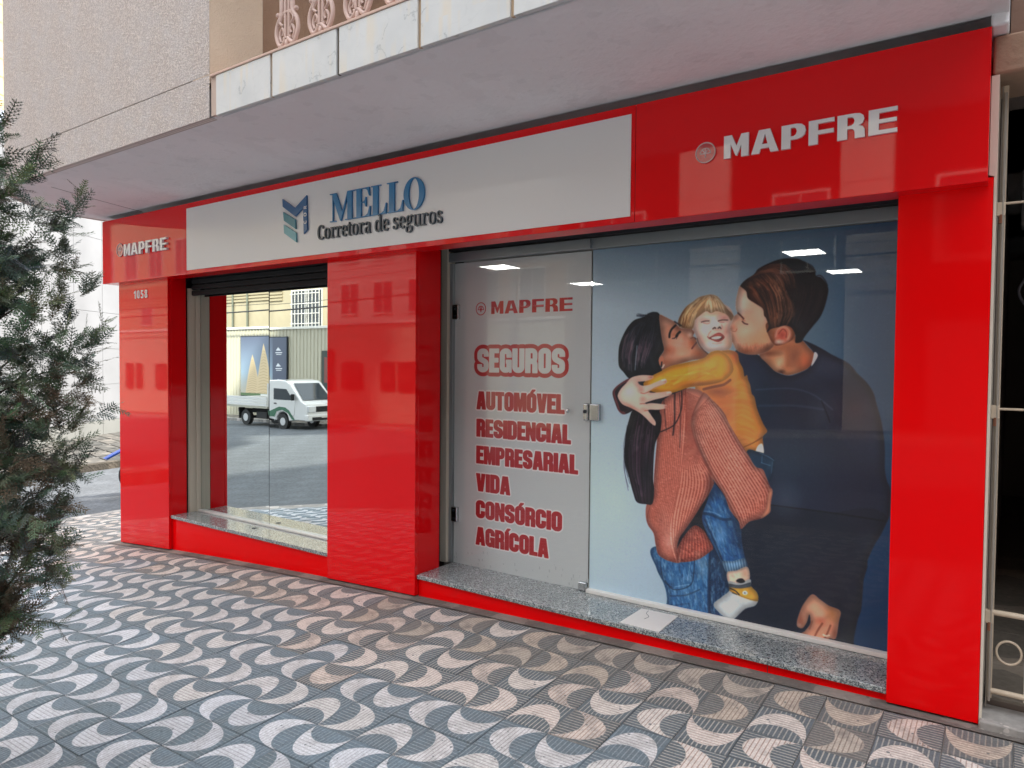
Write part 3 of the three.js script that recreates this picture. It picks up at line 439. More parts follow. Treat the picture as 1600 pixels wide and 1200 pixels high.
const tileMats = {
  warm: [tileTextures(201, [0.82, 0.78, 0.75], [0.36, 0.39, 0.41], [0.66, 0.57, 0.52], [0.66, 0.65, 0.62], 0.12), tileTextures(221, [0.79, 0.74, 0.7], [0.37, 0.39, 0.4], [0.63, 0.54, 0.49], [0.64, 0.62, 0.59], 0.2), tileTextures(231, [0.82, 0.79, 0.76], [0.38, 0.41, 0.43], [0.64, 0.57, 0.53], [0.62, 0.62, 0.6], 0.1)],
  plain: [tileTextures(241, [0.78, 0.77, 0.76], [0.38, 0.43, 0.46], [0.62, 0.6, 0.59], [0.52, 0.56, 0.58], 0.1), tileTextures(261, [0.79, 0.78, 0.78], [0.39, 0.44, 0.47], [0.63, 0.62, 0.61], [0.5, 0.55, 0.58], 0.16)],
  cool: [tileTextures(281, [0.78, 0.79, 0.81], [0.4, 0.46, 0.5], [0.66, 0.67, 0.69], [0.5, 0.55, 0.58], 0.06), tileTextures(301, [0.75, 0.76, 0.78], [0.39, 0.45, 0.48], [0.62, 0.63, 0.65], [0.48, 0.53, 0.56], 0.14), tileTextures(321, [0.79, 0.795, 0.81], [0.41, 0.47, 0.51], [0.67, 0.68, 0.69], [0.49, 0.55, 0.58], 0.1)],
  grim: [tileTextures(341, [0.7, 0.66, 0.61], [0.42, 0.42, 0.41], [0.55, 0.5, 0.46], [0.58, 0.55, 0.52], 0.26), tileTextures(361, [0.73, 0.68, 0.62], [0.4, 0.41, 0.41], [0.56, 0.49, 0.45], [0.58, 0.56, 0.53], 0.22)],
};
{
  const pave = new THREE.Group(); pave.name = numbered('pavement'); tag(pave, null, null, null, 'structure'); scene.add(pave);
  mesh('mortar_bed', sheet(steps(-9.8, 9, 0.2), steps(-12, 3.4, 0.2), (x, z) => walkY(x, z) - 0.006, onWalk), M.cement, pave);
  mesh('cement_strip', sheet(steps(-7.15, 1.4, 0.15), [-0.16, -0.05, 0.055], (x, z) => walkY(x, z) + 0.003), std({ color: hex('#b4b0ac'), map: T.cement, bumpMap: T.fineBump, bumpScale: 0.006, roughness: 0.95 }), pave);
  const p = 0.2236, s = p - 0.002, hgt = 0.02, ch = 0.002;
  const top = (() => { // slab with a chamfered top
    const a = s / 2, b = a - ch, P = [], U = [], quad = (q, uvs) => { for (const k of [0, 1, 2, 0, 2, 3]) { P.push(...q[k]); U.push(...uvs[k]); } };
    const t = [[-b, 0, b], [b, 0, b], [b, 0, -b], [-b, 0, -b]], m = [[-a, -ch, a], [a, -ch, a], [a, -ch, -a], [-a, -ch, -a]], l = m.map((v) => [v[0], -hgt, v[2]]), uvo = (v) => [v[0] / s + 0.5, 0.5 - v[2] / s];
    quad(t, t.map(uvo)); for (let k = 0; k < 4; k++) { const n = (k + 1) % 4; quad([m[k], m[n], t[n], t[k]], [m[k], m[n], t[n], t[k]].map(uvo)); quad([l[k], l[n], m[n], m[k]], [l[k], l[n], m[n], m[k]].map(uvo)); }
    const g = new THREE.BufferGeometry(); g.setAttribute('position', new THREE.Float32BufferAttribute(P, 3)); g.setAttribute('uv', new THREE.Float32BufferAttribute(U, 2)); g.computeVertexNormals(); return g;
  })();
  const R = rng(404), wear = fractal(405, 4, 3), list = [], up = new V3(0, 1, 0), view = camera.position;
  const fwd = new V3(-Math.sin(35.14 * PI / 180), 0, -Math.cos(35.14 * PI / 180));
  for (let i = -40; i < 42; i++) for (let j = -10; j < 42; j++) {
    const x = -2.42 + (i + 0.5) * p, z = 1.4 - (j + 0.5) * p; if (!onWalk(x, z) || !onWalk(x - 0.1, z + 0.1) || !onWalk(x + 0.1, z + 0.1)) continue;
    if (z < 0.06 && x > -7.2) continue; if (x > 3.5 || z < -6) continue;
    const odd = (k) => ((k % 2) + 2) % 2, turn = odd(i) ? (odd(j) ? PI / 2 : 0) : (odd(j) ? PI : -PI / 2);
    const n = new V3(-(walkY(x + 0.1, z) - walkY(x - 0.1, z)) / 0.2, 1, -(walkY(x, z + 0.1) - walkY(x, z - 0.1)) / 0.2).normalize();
    const q = new THREE.Quaternion().setFromUnitVectors(up, n.add(new V3((R() - 0.5) * 0.012, 0, (R() - 0.5) * 0.012)).normalize()).multiply(new THREE.Quaternion().setFromAxisAngle(up, turn));
    const w = wear(x / 9 + 0.5, z / 9 + 0.5) + (R() - 0.5) * 0.16, near = z - 0.35 - 0.18 * (x + 3) * 0.4;
    const kind = z < 0.42 && x > -3.4 && R() < 0.62 ? 'grim' : near + (w - 0.5) * 2.0 < 0.3 ? 'warm' : near + (w - 0.5) * 2.0 < 0.85 ? 'plain' : 'cool';
    const c = new V3(x, walkY(x, z), z), d = c.clone().sub(view), depth = d.dot(fwd), side = Math.abs(d.clone().cross(fwd).y), inView = depth > 0.3 && side < depth * 0.78 + 0.2;
    list.push({ x, y: c.y + (R() - 0.5) * 0.003, z, q, v: tileMats[kind][Math.floor(R() * tileMats[kind].length)], size: inView ? 1 / d.length() : 0 });
  }
  list.sort((a, b) => b.size - a.size);
  const rest = new Map();
  list.forEach((t, k) => {
    if (k < 300) { const m = mesh('paving_tile', top, t.v, pave); m.position.set(t.x, t.y, t.z); m.quaternion.copy(t.q); return; }
    const g = top.clone().applyMatrix4(new THREE.Matrix4().compose(new V3(t.x, t.y, t.z), t.q, new V3(1, 1, 1))); if (!rest.has(t.v)) rest.set(t.v, []); rest.get(t.v).push(g);
  });
  for (const [v, gs] of rest) tag(mesh('far_paving_tiles', mergeGeometries(gs), v, pave), null, null, null, 'stuff');
  // kerb stones
  const kerb = new THREE.Group(); kerb.name = numbered('kerb'); tag(kerb, null, null, null, 'structure'); scene.add(kerb);
  for (let i = 1; i < kerbLine.length - 1; i++) {
    const [a, b] = kerbLine[i], [c, d] = kerbLine[i + 1], L = Math.hypot(c - a, d - b), n = Math.max(1, Math.round(L / 0.85));
    for (let k = 0; k < n; k++) {
      const x0 = a + (c - a) * k / n, z0 = b + (d - b) * k / n, x1 = a + (c - a) * (k + 1) / n, z1 = b + (d - b) * (k + 1) / n, xm = (x0 + x1) / 2, zm = (z0 + z1) / 2, y0 = walkY(x0, z0), y1 = walkY(x1, z1), len = Math.hypot(x1 - x0, z1 - z0);
      const m = mesh('kerb_stone', meter(new RoundedBoxGeometry(len + 0.03, 0.3, 0.15, 2, 0.018)), M.cement, kerb); m.position.set(xm, (y0 + y1) / 2 - 0.148, zm); m.rotation.set(0, -Math.atan2(z1 - z0, x1 - x0), Math.atan2(y1 - y0, len), 'YXZ');
    }
  }
}
// ---------- the shop's ground floor ----------
const panelY = (x) => walkY(x, 0) + 0.004;
function redPanel(x0, x1, y1, z0, z1, gap = 0) {   // cladding box whose foot follows the sloping pavement
  const a = panelY(x0) + gap, b = panelY(x1) + gap; return meter(prism([[x0, a], [x1, b], [x1, y1], [x0, y1]], z0, z1, [], 0.0025));
}
function column(x0, x1, zb, mat, label, seam) {
  const t = thing('cladding_column', label, 'column', [0, 0, 0], 0, 'red clad columns of the shopfront');
  mesh('front_panel', redPanel(x0, x1, 2.2, -0.03, 0, 0.006), mat, t);
  mesh('side_panel', redPanel(x1 - 0.012, x1 - 0.0015, 2.2, zb, -0.0305, 0.006), M.redFlat, t);
  mesh('side_panel', redPanel(x0 + 0.0015, x0 + 0.012, 2.2, zb, -0.0305, 0.006), M.redFlat, t);
  mesh('masonry_core', [box(x0 + 0.02, x1 - 0.02, -0.5, 2.25, zb + 0.002, -0.04), box(x0 + 0.1, x1 - 0.11, -0.5, 2.25, -0.42, zb)], M.black, t);
  return t;
}
const colL = column(-7.0, -6.135, -0.172, M.red, 'wide red column at the street corner bearing the house number');
const colM = column(-4.015, -3.158, -0.245, M.red, 'wide red column between the mirrored window and the glass door');
const colR = column(-0.409, -0.077, -0.3, M.redDull, 'narrow red column at the far right end of the shopfront');
{ // sills of grey granite on red base panels
  const sill = (x0, x1, zb, label) => { const t = thing('granite_sill', label, 'sill', [0, 0, 0], 0, 'granite sills of the shopfront'); mesh('slab', meter(rbox(x0, x1, 0.03, 0.058, zb, -0.016, 0.004)), M.granite, t); mesh('base_panel', redPanel(x0, x1, 0.0295, -0.06, -0.034, -0.006), M.redDull, t); mesh('footing', box(x0, x1, -0.6, 0.0285, -0.5, -0.065), M.cement, t); return t; };
  sill(-6.133, -4.017, -0.42, 'speckled granite sill below the mirrored window on a tall red base');
  const r = sill(-3.156, -0.4105, -0.62, 'speckled granite doorstep below the glass door and the family poster');
  mesh('panel_joint', box(-0.918, -0.915, -0.03, 0.028, -0.0355, -0.0332), M.edge, r);
  const patch = thing('stone_patch', 'pale square floor tile set into the granite doorstep', 'tile'); mesh('slab', meter(prism([[-1.692, 0.03], [-1.466, 0.026], [-1.474, 0.305], [-1.688, 0.298]], 0, 0.0035).rotateX(-PI / 2).translate(0, 0.0583, 0)), std({ color: hex('#faf7f1'), map: T.blotch, roughness: 0.6 }), patch);
  mesh('crack', new THREE.TubeGeometry(new THREE.CatmullRomCurve3([[-1.64, 0.0618, -0.285], [-1.632, 0.0618, -0.24], [-1.6, 0.0618, -0.2], [-1.605, 0.0618, -0.15]].map((p) => new V3(...p))), 14, 0.0014, 4), M.edge, patch);
}
{ // mirrored window
  const w = thing('mirrored_window', 'mirrored two pane shop window reflecting the street and a truck', 'window'), z = -0.29;
  const p1 = mesh('pane', new THREE.BoxGeometry(1.06, 2.02, 0.008), M.mirror, w); p1.position.set(-5.62, 1.075, z - 0.004);
  const p2 = mesh('pane', new THREE.BoxGeometry(1.18, 2.02, 0.008), M.mirror, w); p2.position.set(-4.492, 1.075, z - 0.004); p2.rotation.x = -0.0019;
  mesh('bottom_track', [rbox(-6.13, -4.0, 0.0585, 0.073, z, z + 0.032, 0.003)], M.alu, w);
  mesh('jamb', [box(-6.15, -6.118, 0.058, 2.1, -0.275, -0.19), box(-6.11, -6.1, 0.058, 2.1, -0.288, -0.25)], M.jamb, w);
  mesh('edge_seal', box(-5.0885, -5.0835, 0.075, 2.08, z - 0.004, z + 0.0012), M.edge, w);
  mesh('drain_cap', new THREE.CylinderGeometry(0.022, 0.022, 0.002, 14).translate(-5.12, 0.0592, -0.17), M.edge, w);
  const sh = thing('roller_shutter', 'black slatted roller shutter drawn up above the mirrored window', 'shutter', [0, 0, 0], 0, 'roller shutters');
  for (let k = 0; k < 5; k++) mesh('slat', rbox(-6.13, -4.02, 2.035 + k * 0.052, 2.083 + k * 0.052, -0.245 + (k % 2) * 0.004, -0.215, 0.012), std({ color: lin(0.014, 0.015, 0.017), roughness: 0.85 }), sh);
}
{ // glass door and fixed pane, printed films behind the glass
  const zg = -0.38;
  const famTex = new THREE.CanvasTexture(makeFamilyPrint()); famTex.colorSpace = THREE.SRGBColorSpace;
  const doorTex = new THREE.CanvasTexture(makeDoorPrint()); doorTex.colorSpace = THREE.SRGBColorSpace;
  const film = (map) => std({ map, color: lin(1, 1, 1), roughness: 0.65, transparent: true, opacity: 0.95 });
  const d = thing('glass_door', 'grey filmed glass door printed with red insurance words', 'door');
  mesh('glass_pane', box(-3.155, -2.088, 0.062, 2.128, zg - 0.009, zg), M.glass, d);
  const f1 = mesh('printed_film', new THREE.PlaneGeometry(1.0667, 2.075), film(doorTex), d); f1.position.set(-2.6217, 1.0925, zg - 0.0115);
  for (const y of [1.797, 0.398]) { const h = mesh('hinge', [rbox(-3.165, -3.108, y - 0.052, y + 0.052, zg - 0.02, zg + 0.014, 0.008)], M.chrome, d); mesh('screw', [new THREE.CylinderGeometry(0.007, 0.007, 0.004, 10).rotateX(PI / 2).translate(-3.135, y + 0.028, zg + 0.016), new THREE.CylinderGeometry(0.007, 0.007, 0.004, 10).rotateX(PI / 2).translate(-3.135, y - 0.028, zg + 0.016)], M.edge, h); }
  const lock = mesh('lock', [rbox(-2.122, -2.09, 1.105, 1.208, zg - 0.02, zg + 0.016, 0.007)], M.chrome, d);
  mesh('cylinder', [new THREE.CylinderGeometry(0.012, 0.012, 0.01, 14).rotateX(PI / 2).translate(-2.106, 1.16, zg + 0.018)], M.edge, lock);
  mesh('knob', [new THREE.SphereGeometry(0.014, 14, 10).scale(1, 1, 0.6).translate(-2.233, 1.158, zg + 0.008)], M.chrome, d);
  mesh('corner_clamp', [rbox(-2.148, -2.088, 0.06, 0.114, zg - 0.02, zg + 0.012, 0.008)], M.chrome, d);
  const w = thing('poster_window', 'large fixed shop window covered by a printed family photograph', 'window');
  mesh('glass_pane', box(-2.08, -0.36, 0.076, 2.2, zg - 0.009, zg), M.glassPoster, w);
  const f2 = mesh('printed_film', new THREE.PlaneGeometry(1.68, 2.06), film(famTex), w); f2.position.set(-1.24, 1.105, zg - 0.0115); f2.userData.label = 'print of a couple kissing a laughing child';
  mesh('strike_plate', rbox(-2.08, -2.014, 1.105, 1.208, zg - 0.02, zg + 0.015, 0.008), M.chrome, w);
  mesh('bottom_track', rbox(-2.084, -0.36, 0.0585, 0.082, zg - 0.03, zg + 0.026, 0.004), std({ color: lin(0.8, 0.79, 0.75), roughness: 0.5 }), w);
  const fr = thing('door_frame', 'grey metal head rail and pale side jamb around the door', 'frame');
  mesh('head_rail', [rbox(-3.2, -0.36, 2.14, 2.205, zg - 0.03, zg - 0.006, 0.004), rbox(-3.2, -2.085, 2.14, 2.2, zg - 0.006, zg + 0.02, 0.004)], M.aluGrey, fr);
  mesh('jamb', [box(-3.245, -3.19, 0.058, 2.4, zg - 0.05, zg + 0.03)], M.jamb, fr);
  mesh('jamb_strip', [box(-3.188, -3.164, 0.058, 2.13, zg - 0.03, zg + 0.005)], M.aluGrey, fr);
  mesh('lintel', [box(-7, -0.08, 2.212, 2.76, -0.5, -0.36)], M.black, fr);
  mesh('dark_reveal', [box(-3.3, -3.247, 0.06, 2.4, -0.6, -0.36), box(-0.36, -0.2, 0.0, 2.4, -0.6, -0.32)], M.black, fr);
  // the office behind the film
  const room = thing('office_room', 'dim office room behind the printed glass', 'room'), wall = std({ color: lin(0.35, 0.35, 0.35), roughness: 0.9 });
  mesh('floor', box(-7, 0.2, -0.1, 0.0, -8, -0.52), std({ color: lin(0.12, 0.11, 0.1), roughness: 0.7 }), room);
  mesh('back_wall', box(-7, 0.2, 0, 2.6, -8.1, -8), wall, room); mesh('side_wall', box(-7.1, -7, -0.4, 2.6, -8.1, -0.43), wall, room); mesh('side_wall', box(-0.18, -0.07, -0.1, 2.6, -8.1, -0.45), wall, room);
  mesh('ceiling', box(-7.1, 0.2, 2.6, 2.75, -8.1, -0.51), std({ color: lin(0.4, 0.4, 0.4), roughness: 0.9 }), room);
  mesh('window_back', box(-7, -3.3, 0.0, 2.6, -0.55, -0.43), wall, room);
  const glow = std({ color: lin(0.8, 0.8, 0.8), emissive: lin(1, 0.99, 0.95), emissiveIntensity: 11 });
  for (const [x, z, l] of [[-5.02, -3.46, 'lit square ceiling panel nearest the door, seen through the film'], [-5.0, -5.52, 'lit square ceiling panel deeper in the office behind the door edge'], [-1.74, -4.17, 'lit square ceiling panel showing above the man in the poster'], [-1.68, -5.93, 'lit square ceiling panel deeper behind the poster near the right column']]) {
    const t = thing('ceiling_light', l, 'light', [x, 2.6, z], 0, 'office ceiling lights'); mesh('frame', rbox(-0.19, 0.19, -0.012, 0, -0.19, 0.19, 0.003), M.white, t); mesh('diffuser', box(-0.17, 0.17, -0.0155, -0.0125, -0.17, 0.17), glow, t);
    const a = new THREE.RectAreaLight(0xfffaf0, 2, 0.34, 0.34); a.position.set(x, 2.58, z); a.rotation.x = -PI / 2; scene.add(a);
  }
}
// ---------- fascia sign ----------
const fontSerif = await new FontLoader().loadAsync('fonts/droid/droid_serif_regular.typeface.json');
const fontBold = await new FontLoader().loadAsync('fonts/droid/droid_sans_bold.typeface.json');
const fontBoldSerif = fontSerif;
const sign = thing('fascia_sign', 'long red fascia sign with a white name panel and raised letters', 'sign');
{
  const X0 = -7.12, X1 = -0.094, Y0 = 2.168, Y1 = 2.757, Z = 0.09, cut = [-5.69, -1.6];
  const xs = [X0, -5.68, -3.6, -1.58, X1];
  for (let i = 0; i < 4; i++) mesh('face_panel', meter(rbox(xs[i] + (i ? 0.0012 : 0), xs[i + 1] - (i < 3 ? 0.0012 : 0), Y0, Y1, Z - 0.004, Z, 0.0015)), i === 0 ? M.red : M.redFlat, sign);
  mesh('underside', box(X0, X1, Y0 - 0.0005, Y0 + 0.004, -0.06, Z - 0.0045), M.redFlat, sign);
  mesh('end_panel', box(X1 - 0.004, X1, Y0 + 0.0045, Y1, -0.1, Z - 0.0045), M.redFlat, sign); mesh('end_panel', box(X0, X0 + 0.004, Y0 + 0.0045, Y1, -0.1, Z - 0.0045), M.redFlat, sign);
  mesh('backing', box(X0 + 0.006, X1 - 0.006, Y0 + 0.006, Y1 - 0.004, 0.0, Z - 0.006), M.edge, sign);
  mesh('name_panel', meter(prism([[-5.665, 2.2], [-1.603, 2.199], [-1.603, 2.713], [-5.665, 2.713]], Z + 0.0005, Z + 0.006, [], 0.0012)), M.white, sign);
  // raised letters
  const raise = (name, pts, holes, mat, z, d, parent = sign) => mesh(name, prism(pts, z, z + d, holes, 0.0012), mat, parent);
  const company = (x, y, h, kx, zf, d) => { for (const ch of ['M', 'A', 'P', 'F', 'R', 'E']) { const g = WIDE[ch], at = ([a, b]) => [x + a * kx, y + b * h]; raise('letter', g.o.map(at), g.h ? [g.h.map(at)] : [], M.letter, zf, d); x += (g.w + 0.11) * kx; } };
  company(-1.124, 2.41, 0.1045, 0.717 / 6.56, Z, 0.014); company(-6.682, 2.396, 0.108, 0.731 / 6.56, Z, 0.02);
  const emblem = (cx, cy, r) => {
    const g = mesh('emblem', [new THREE.CylinderGeometry(r, r, 0.008, 40).rotateX(PI / 2).translate(cx, cy, Z + 0.004)], phys({ color: lin(0.5, 0.02, 0.03), roughness: 0.2, clearcoat: 1, clearcoatRoughness: 0.05 }), sign);
    const line = [new THREE.TorusGeometry(r * 0.93, r * 0.06, 6, 44).translate(cx, cy, Z + 0.009), new THREE.TorusGeometry(r * 0.5, r * 0.05, 6, 24, PI).translate(cx, cy - r * 0.08, Z + 0.009), rod([cx - r * 0.52, cy - r * 0.08, Z + 0.009], [cx + r * 0.52, cy - r * 0.08, Z + 0.009], r * 0.05), rod([cx, cy - r * 0.45, Z + 0.009], [cx, cy + r * 0.42, Z + 0.009], r * 0.05)];
    for (const s of [-1, 1]) line.push(tube([[cx, cy - r * 0.08, Z + 0.009], [cx + s * r * 0.18, cy + r * 0.16, Z + 0.009], [cx + s * r * 0.3, cy + r * 0.3, Z + 0.009]], r * 0.05, 8, 5));
    mesh('emblem_line', line, std({ color: lin(0.75, 0.6, 0.6), roughness: 0.35, metalness: 0.3 }), g);
  };
  emblem(-1.2135, 2.455, 0.05); emblem(-6.77, 2.461, 0.062);
  // blue monogram
  const zp = Z + 0.006, dp = 0.014;
  raise('monogram', [[-4.378, 2.630], [-4.236, 2.548], [-4.109, 2.623], [-4.100, 2.380], [-4.139, 2.354], [-4.146, 2.538], [-4.233, 2.487], [-4.375, 2.573]], [], M.blueDark, zp, dp);
  raise('monogram', [[-4.371, 2.535], [-4.233, 2.466], [-4.229, 2.397], [-4.362, 2.471]], [], M.teal, zp, dp); raise('monogram', [[-4.364, 2.443], [-4.226, 2.371], [-4.221, 2.302], [-4.359, 2.380]], [], M.tealLight, zp, dp);
  const txt = (s, font, size, depth) => new TextGeometry(s, { font, size, depth, curveSegments: 5, bevelEnabled: false });
  { let y = 2.42; for (const ch of 'COR') { const g = txt(ch, fontBold, 0.03, 0.002); g.rotateZ(PI / 2).translate(-4.106, y, zp + dp); mesh('small_letter', g, M.white, sign); y += 0.052; } }
  // high contrast serif letters, unit height; thick stems, hairline serifs
  const S = 0.03, t = 0.17, DID = {
    M: { w: 1.2, o: [[0, 0], [0, S], [0.13, S], [0.13, 1 - S], [0, 1 - S], [0, 1], [0.32, 1], [0.63, 0.3], [0.88, 1], [1.2, 1], [1.2, 1 - S], [1.1, 1 - S], [1.1, S], [1.2, S], [1.2, 0], [0.76, 0], [0.76, S], [0.88, S], [0.88, 0.83], [0.57, 0], [0.52, 0], [0.17, 0.8], [0.17, S], [0.3, S], [0.3, 0]] },
    E: { w: 0.76, o: [[0, 0], [0, S], [0.1, S], [0.1, 1 - S], [0, 1 - S], [0, 1], [0.71, 1], [0.73, 0.7], [0.7, 0.7], [0.62, 0.9], [0.5, 1 - S], [0.33, 1 - S], [0.33, 0.53], [0.44, 0.53], [0.5, 0.58], [0.53, 0.68], [0.56, 0.68], [0.56, 0.35], [0.53, 0.35], [0.5, 0.45], [0.44, 0.5], [0.33, 0.5], [0.33, S], [0.5, S], [0.63, 0.1], [0.72, 0.34], [0.76, 0.34], [0.73, 0]] },
    L: { w: 0.72, o: [[0, 0], [0, S], [0.1, S], [0.1, 1 - S], [0, 1 - S], [0, 1], [0.46, 1], [0.46, 1 - S], [0.33, 1 - S], [0.33, S], [0.47, S], [0.6, 0.1], [0.69, 0.36], [0.72, 0.36], [0.7, 0]] },
  };
  const oval = (cx, cy, rx, ry, n = 36) => { const o = []; for (let i = 0; i < n; i++) { const a = i / n * 2 * PI; o.push([cx + Math.cos(a) * rx, cy + Math.sin(a) * ry]); } return o; };
  let x = -3.862; const H = 0.192, kx = 0.87 / 4.36;
  for (const ch of 'MELL') { const at = ([a, b]) => [x + a * kx, 2.406 + b * H]; raise('letter', DID[ch].o.map(at), [], M.blue, zp, dp); x += (DID[ch].w + 0.02) * kx; }
  raise('letter', oval(x + 0.44 * kx, 2.502, 0.44 * kx, H * 0.53), [oval(x + 0.44 * kx, 2.502, 0.22 * kx, H * 0.5)], M.blue, zp, dp);
  // second line
  const line = 'Corretora de seguros', probe = txt(line, fontSerif, 1, 0.1); probe.computeBoundingBox(); const tw = probe.boundingBox.max.x - probe.boundingBox.min.x, sy = 0.1, sx = 1.143 / tw;
  let pen = 0; const res = fontSerif.data.resolution;
  for (const ch of line) { const gl = fontSerif.data.glyphs[ch] ?? fontSerif.data.glyphs['?'], adv = gl.ha / res; if (ch !== ' ') { const g = txt(ch, fontSerif, 1, dp); g.scale(sx, sy, 1).translate(-3.997 + pen * sx, 2.297, zp); mesh('small_letter', g, M.navy, sign); } pen += adv; }
  // house number
  const hn = thing('house_number', 'white house number near the top of the corner column', 'number'); let nx = -6.715;
  for (const ch of '1058') { const g = txt(ch, fontBold, 0.074, 0.006); g.scale(0.98, 1, 1).translate(nx, 2.017, 0.0002); mesh('digit', g, M.letter, hn); nx += ch === '1' ? 0.058 : 0.068; }
}
// ---------- upper floor of the shop's building ----------
function strip(path, y0, y1, lip = 0) {   // vertical wall along a plan path [x,z], outward on its left; uv in metres
  const P = [], U = [], N = []; let s = 0; const n = path.length, nor = path.map((p, i) => { const a = path[Math.max(0, i - 1)], b = path[Math.min(n - 1, i + 1)], dx = b[0] - a[0], dz = b[1] - a[1], l = Math.hypot(dx, dz); return [dz / l, -dx / l]; });
  const put = (p, y, u, v, nn) => { P.push(p[0], y, p[1]); U.push(u, v); N.push(nn[0], 0, nn[1]); };
  for (let i = 0; i < n - 1; i++) {
    const a = path[i], b = path[i + 1], l = Math.hypot(b[0] - a[0], b[1] - a[1]), na = nor[i], nb = nor[i + 1];
    put(a, y0, s, y0, na); put(b, y1, s + l, y1, nb); put(b, y0, s + l, y0, nb); put(a, y0, s, y0, na); put(a, y1, s, y1, na); put(b, y1, s + l, y1, nb);
    if (lip) { const ai = [a[0] - na[0] * lip, a[1] - na[1] * lip], bi = [b[0] - nb[0] * lip, b[1] - nb[1] * lip]; for (const y of [y0, y1]) for (const [q, u] of y === y1 ? [[a, 0], [ai, lip], [bi, lip], [a, 0], [bi, lip], [b, 0]] : [[a, 0], [bi, lip], [ai, lip], [a, 0], [b, 0], [bi, lip]]) { P.push(q[0], y, q[1]); U.push(s, u); N.push(0, y === y0 ? -1 : 1, 0); } }
    s += l;
  }
  const g = new THREE.BufferGeometry(); g.setAttribute('position', new THREE.Float32BufferAttribute(P, 3)); g.setAttribute('normal', new THREE.Float32BufferAttribute(N, 3)); g.setAttribute('uv', new THREE.Float32BufferAttribute(U, 2)); return g;
}
{
  const b = thing('shop_building', 'pale stucco upper storey with a rounded corner and overhanging grey soffit', 'building');
  const path = (o) => { const q = [[-3.672, 1.12 - o], [-4.5, 1.12 - o], [-5.4, 1.12 - o]]; for (let k = 0; k <= 20; k++) { const a = PI / 2 + k / 20 * PI / 2; q.push([-6.3 + Math.cos(a) * (0.99 - o), 0.13 + Math.sin(a) * (0.99 - o)]); } q.push([-7.29 + o, -4], [-7.29 + o, -9]); return q; };
  mesh('upper_wall', [strip(path(0), 3.035, 10.5, 0.05), strip(path(0), 2.797, 3.029, 0.05), strip(path(0.012), 3.02, 3.04)], M.stucco, b);  // top carried up out of view to shade the side street
  const outline = [[-0.04, -0.09], [-0.04, -1.097]]; for (const [x, z] of path(0.025).slice(0, -2)) outline.push([x, -z]); outline.push([-7.265, 0.6], [-7.05, 0.6], [-7.05, -0.09]);
  outline[2][0] = -3.66; outline.splice(2, 0, [-3.66, -1.097]);
  const slab = new THREE.ExtrudeGeometry(new THREE.Shape(outline.map((p) => new THREE.Vector2(...p))), { depth: 0.17, bevelEnabled: false }).rotateX(-PI / 2).translate(0, 2.8, 0);
  mesh('soffit', meter(slab), M.soffit, b);
  { const q = []; for (let k = 0; k <= 8; k++) { const a = -PI / 2 - k / 8 * PI / 2; q.push([0.092 + Math.cos(a) * 0.07, 2.8 + 0.07 + Math.sin(a) * 0.07]); } const P = []; for (let k = 0; k < 8; k++) for (const [i, x] of [[k, -7.05], [k, -0.04], [k + 1, -0.04], [k, -7.05], [k + 1, -0.04], [k + 1, -7.05]]) P.push(x, q[i][1], q[i][0]); const g = new THREE.BufferGeometry(); g.setAttribute('position', new THREE.Float32BufferAttribute(P, 3)); g.computeVertexNormals(); mesh('soffit_edge', meter(g), M.soffit, b); }
  mesh('cavity_lid', box(-7.05, -0.04, 2.9, 2.968, -0.5, 0.089), M.soffit, b);
  mesh('soffit_joint', [tube([[-6.2, 2.8, 0.9], [-6.36, 2.8, 0.5], [-6.53, 2.8, 0.02]], 0.0022, 8, 4)], M.edge, b);
  mesh('end_wall', meter(box(-3.84, -3.668, 2.985, 10.5, 0.78, 1.1185)), M.beige, b); mesh('side_wall', meter(box(-3.84, -3.69, 2.985, 10.5, -0.1, 0.779)), M.brownWall, b);
  mesh('pilaster_strip', meter(box(-3.665, -3.612, 2.803, 3.014, 1.06, 1.114)), std({ color: hex('#d3bcae'), map: T.blotch, roughness: 0.9 }), b);
  mesh('balcony_back_wall', meter(box(-3.665, -0.04, 2.975, 10.5, -9, 0.0)), M.brownWall, b);
  mesh('roof', box(-7.26, -0.04, 10.501, 10.65, -9, 1.1), M.cement, b);
  // marble facing of the balcony edge
  const xs = [-3.608, -3.121, -2.62, -2.105, -1.62, -1.115, -0.605, -0.045];
  for (let i = 0; i < 7; i++) {
    const gL = i ? 0.009 : 0.001, m = mesh('marble_panel', meter(rbox(xs[i] + gL, xs[i + 1] - 0.009, 2.794, 3.012, 1.099, 1.122, 0.003)), M.marble, b); m.geometry.attributes.uv.array.forEach((v, k, a) => { a[k] = v + i * 0.37; });
    if (i) mesh('panel_joint', box(xs[i] - 0.009, xs[i] + 0.009, 2.798, 3.01, 1.098, 1.113), i === 2 ? M.stainedJoint : M.joint, b);
  }
  mesh('coping', meter(rbox(-3.66, -0.045, 3.0125, 3.026, 0.9, 1.127, 0.003)), std({ color: hex('#d0b3a4'), roughness: 0.85 }), b);
  mesh('plaster_end', meter(rbox(-0.0975, -0.04, 2.755, 2.968, -0.3, 0.089, 0.012)), M.soffit, b);
  mesh('drip_edge', [rod([-3.6, 2.7975, 1.085], [-0.05, 2.7975, 1.085], 0.006)], M.soffit, b);
  // cast iron balustrade
  const bal = thing('balustrade', 'pink painted cast iron balcony railing with lyre shaped balusters', 'railing');
  const m = (a) => [[1, a], [-1, a]], parts = [];
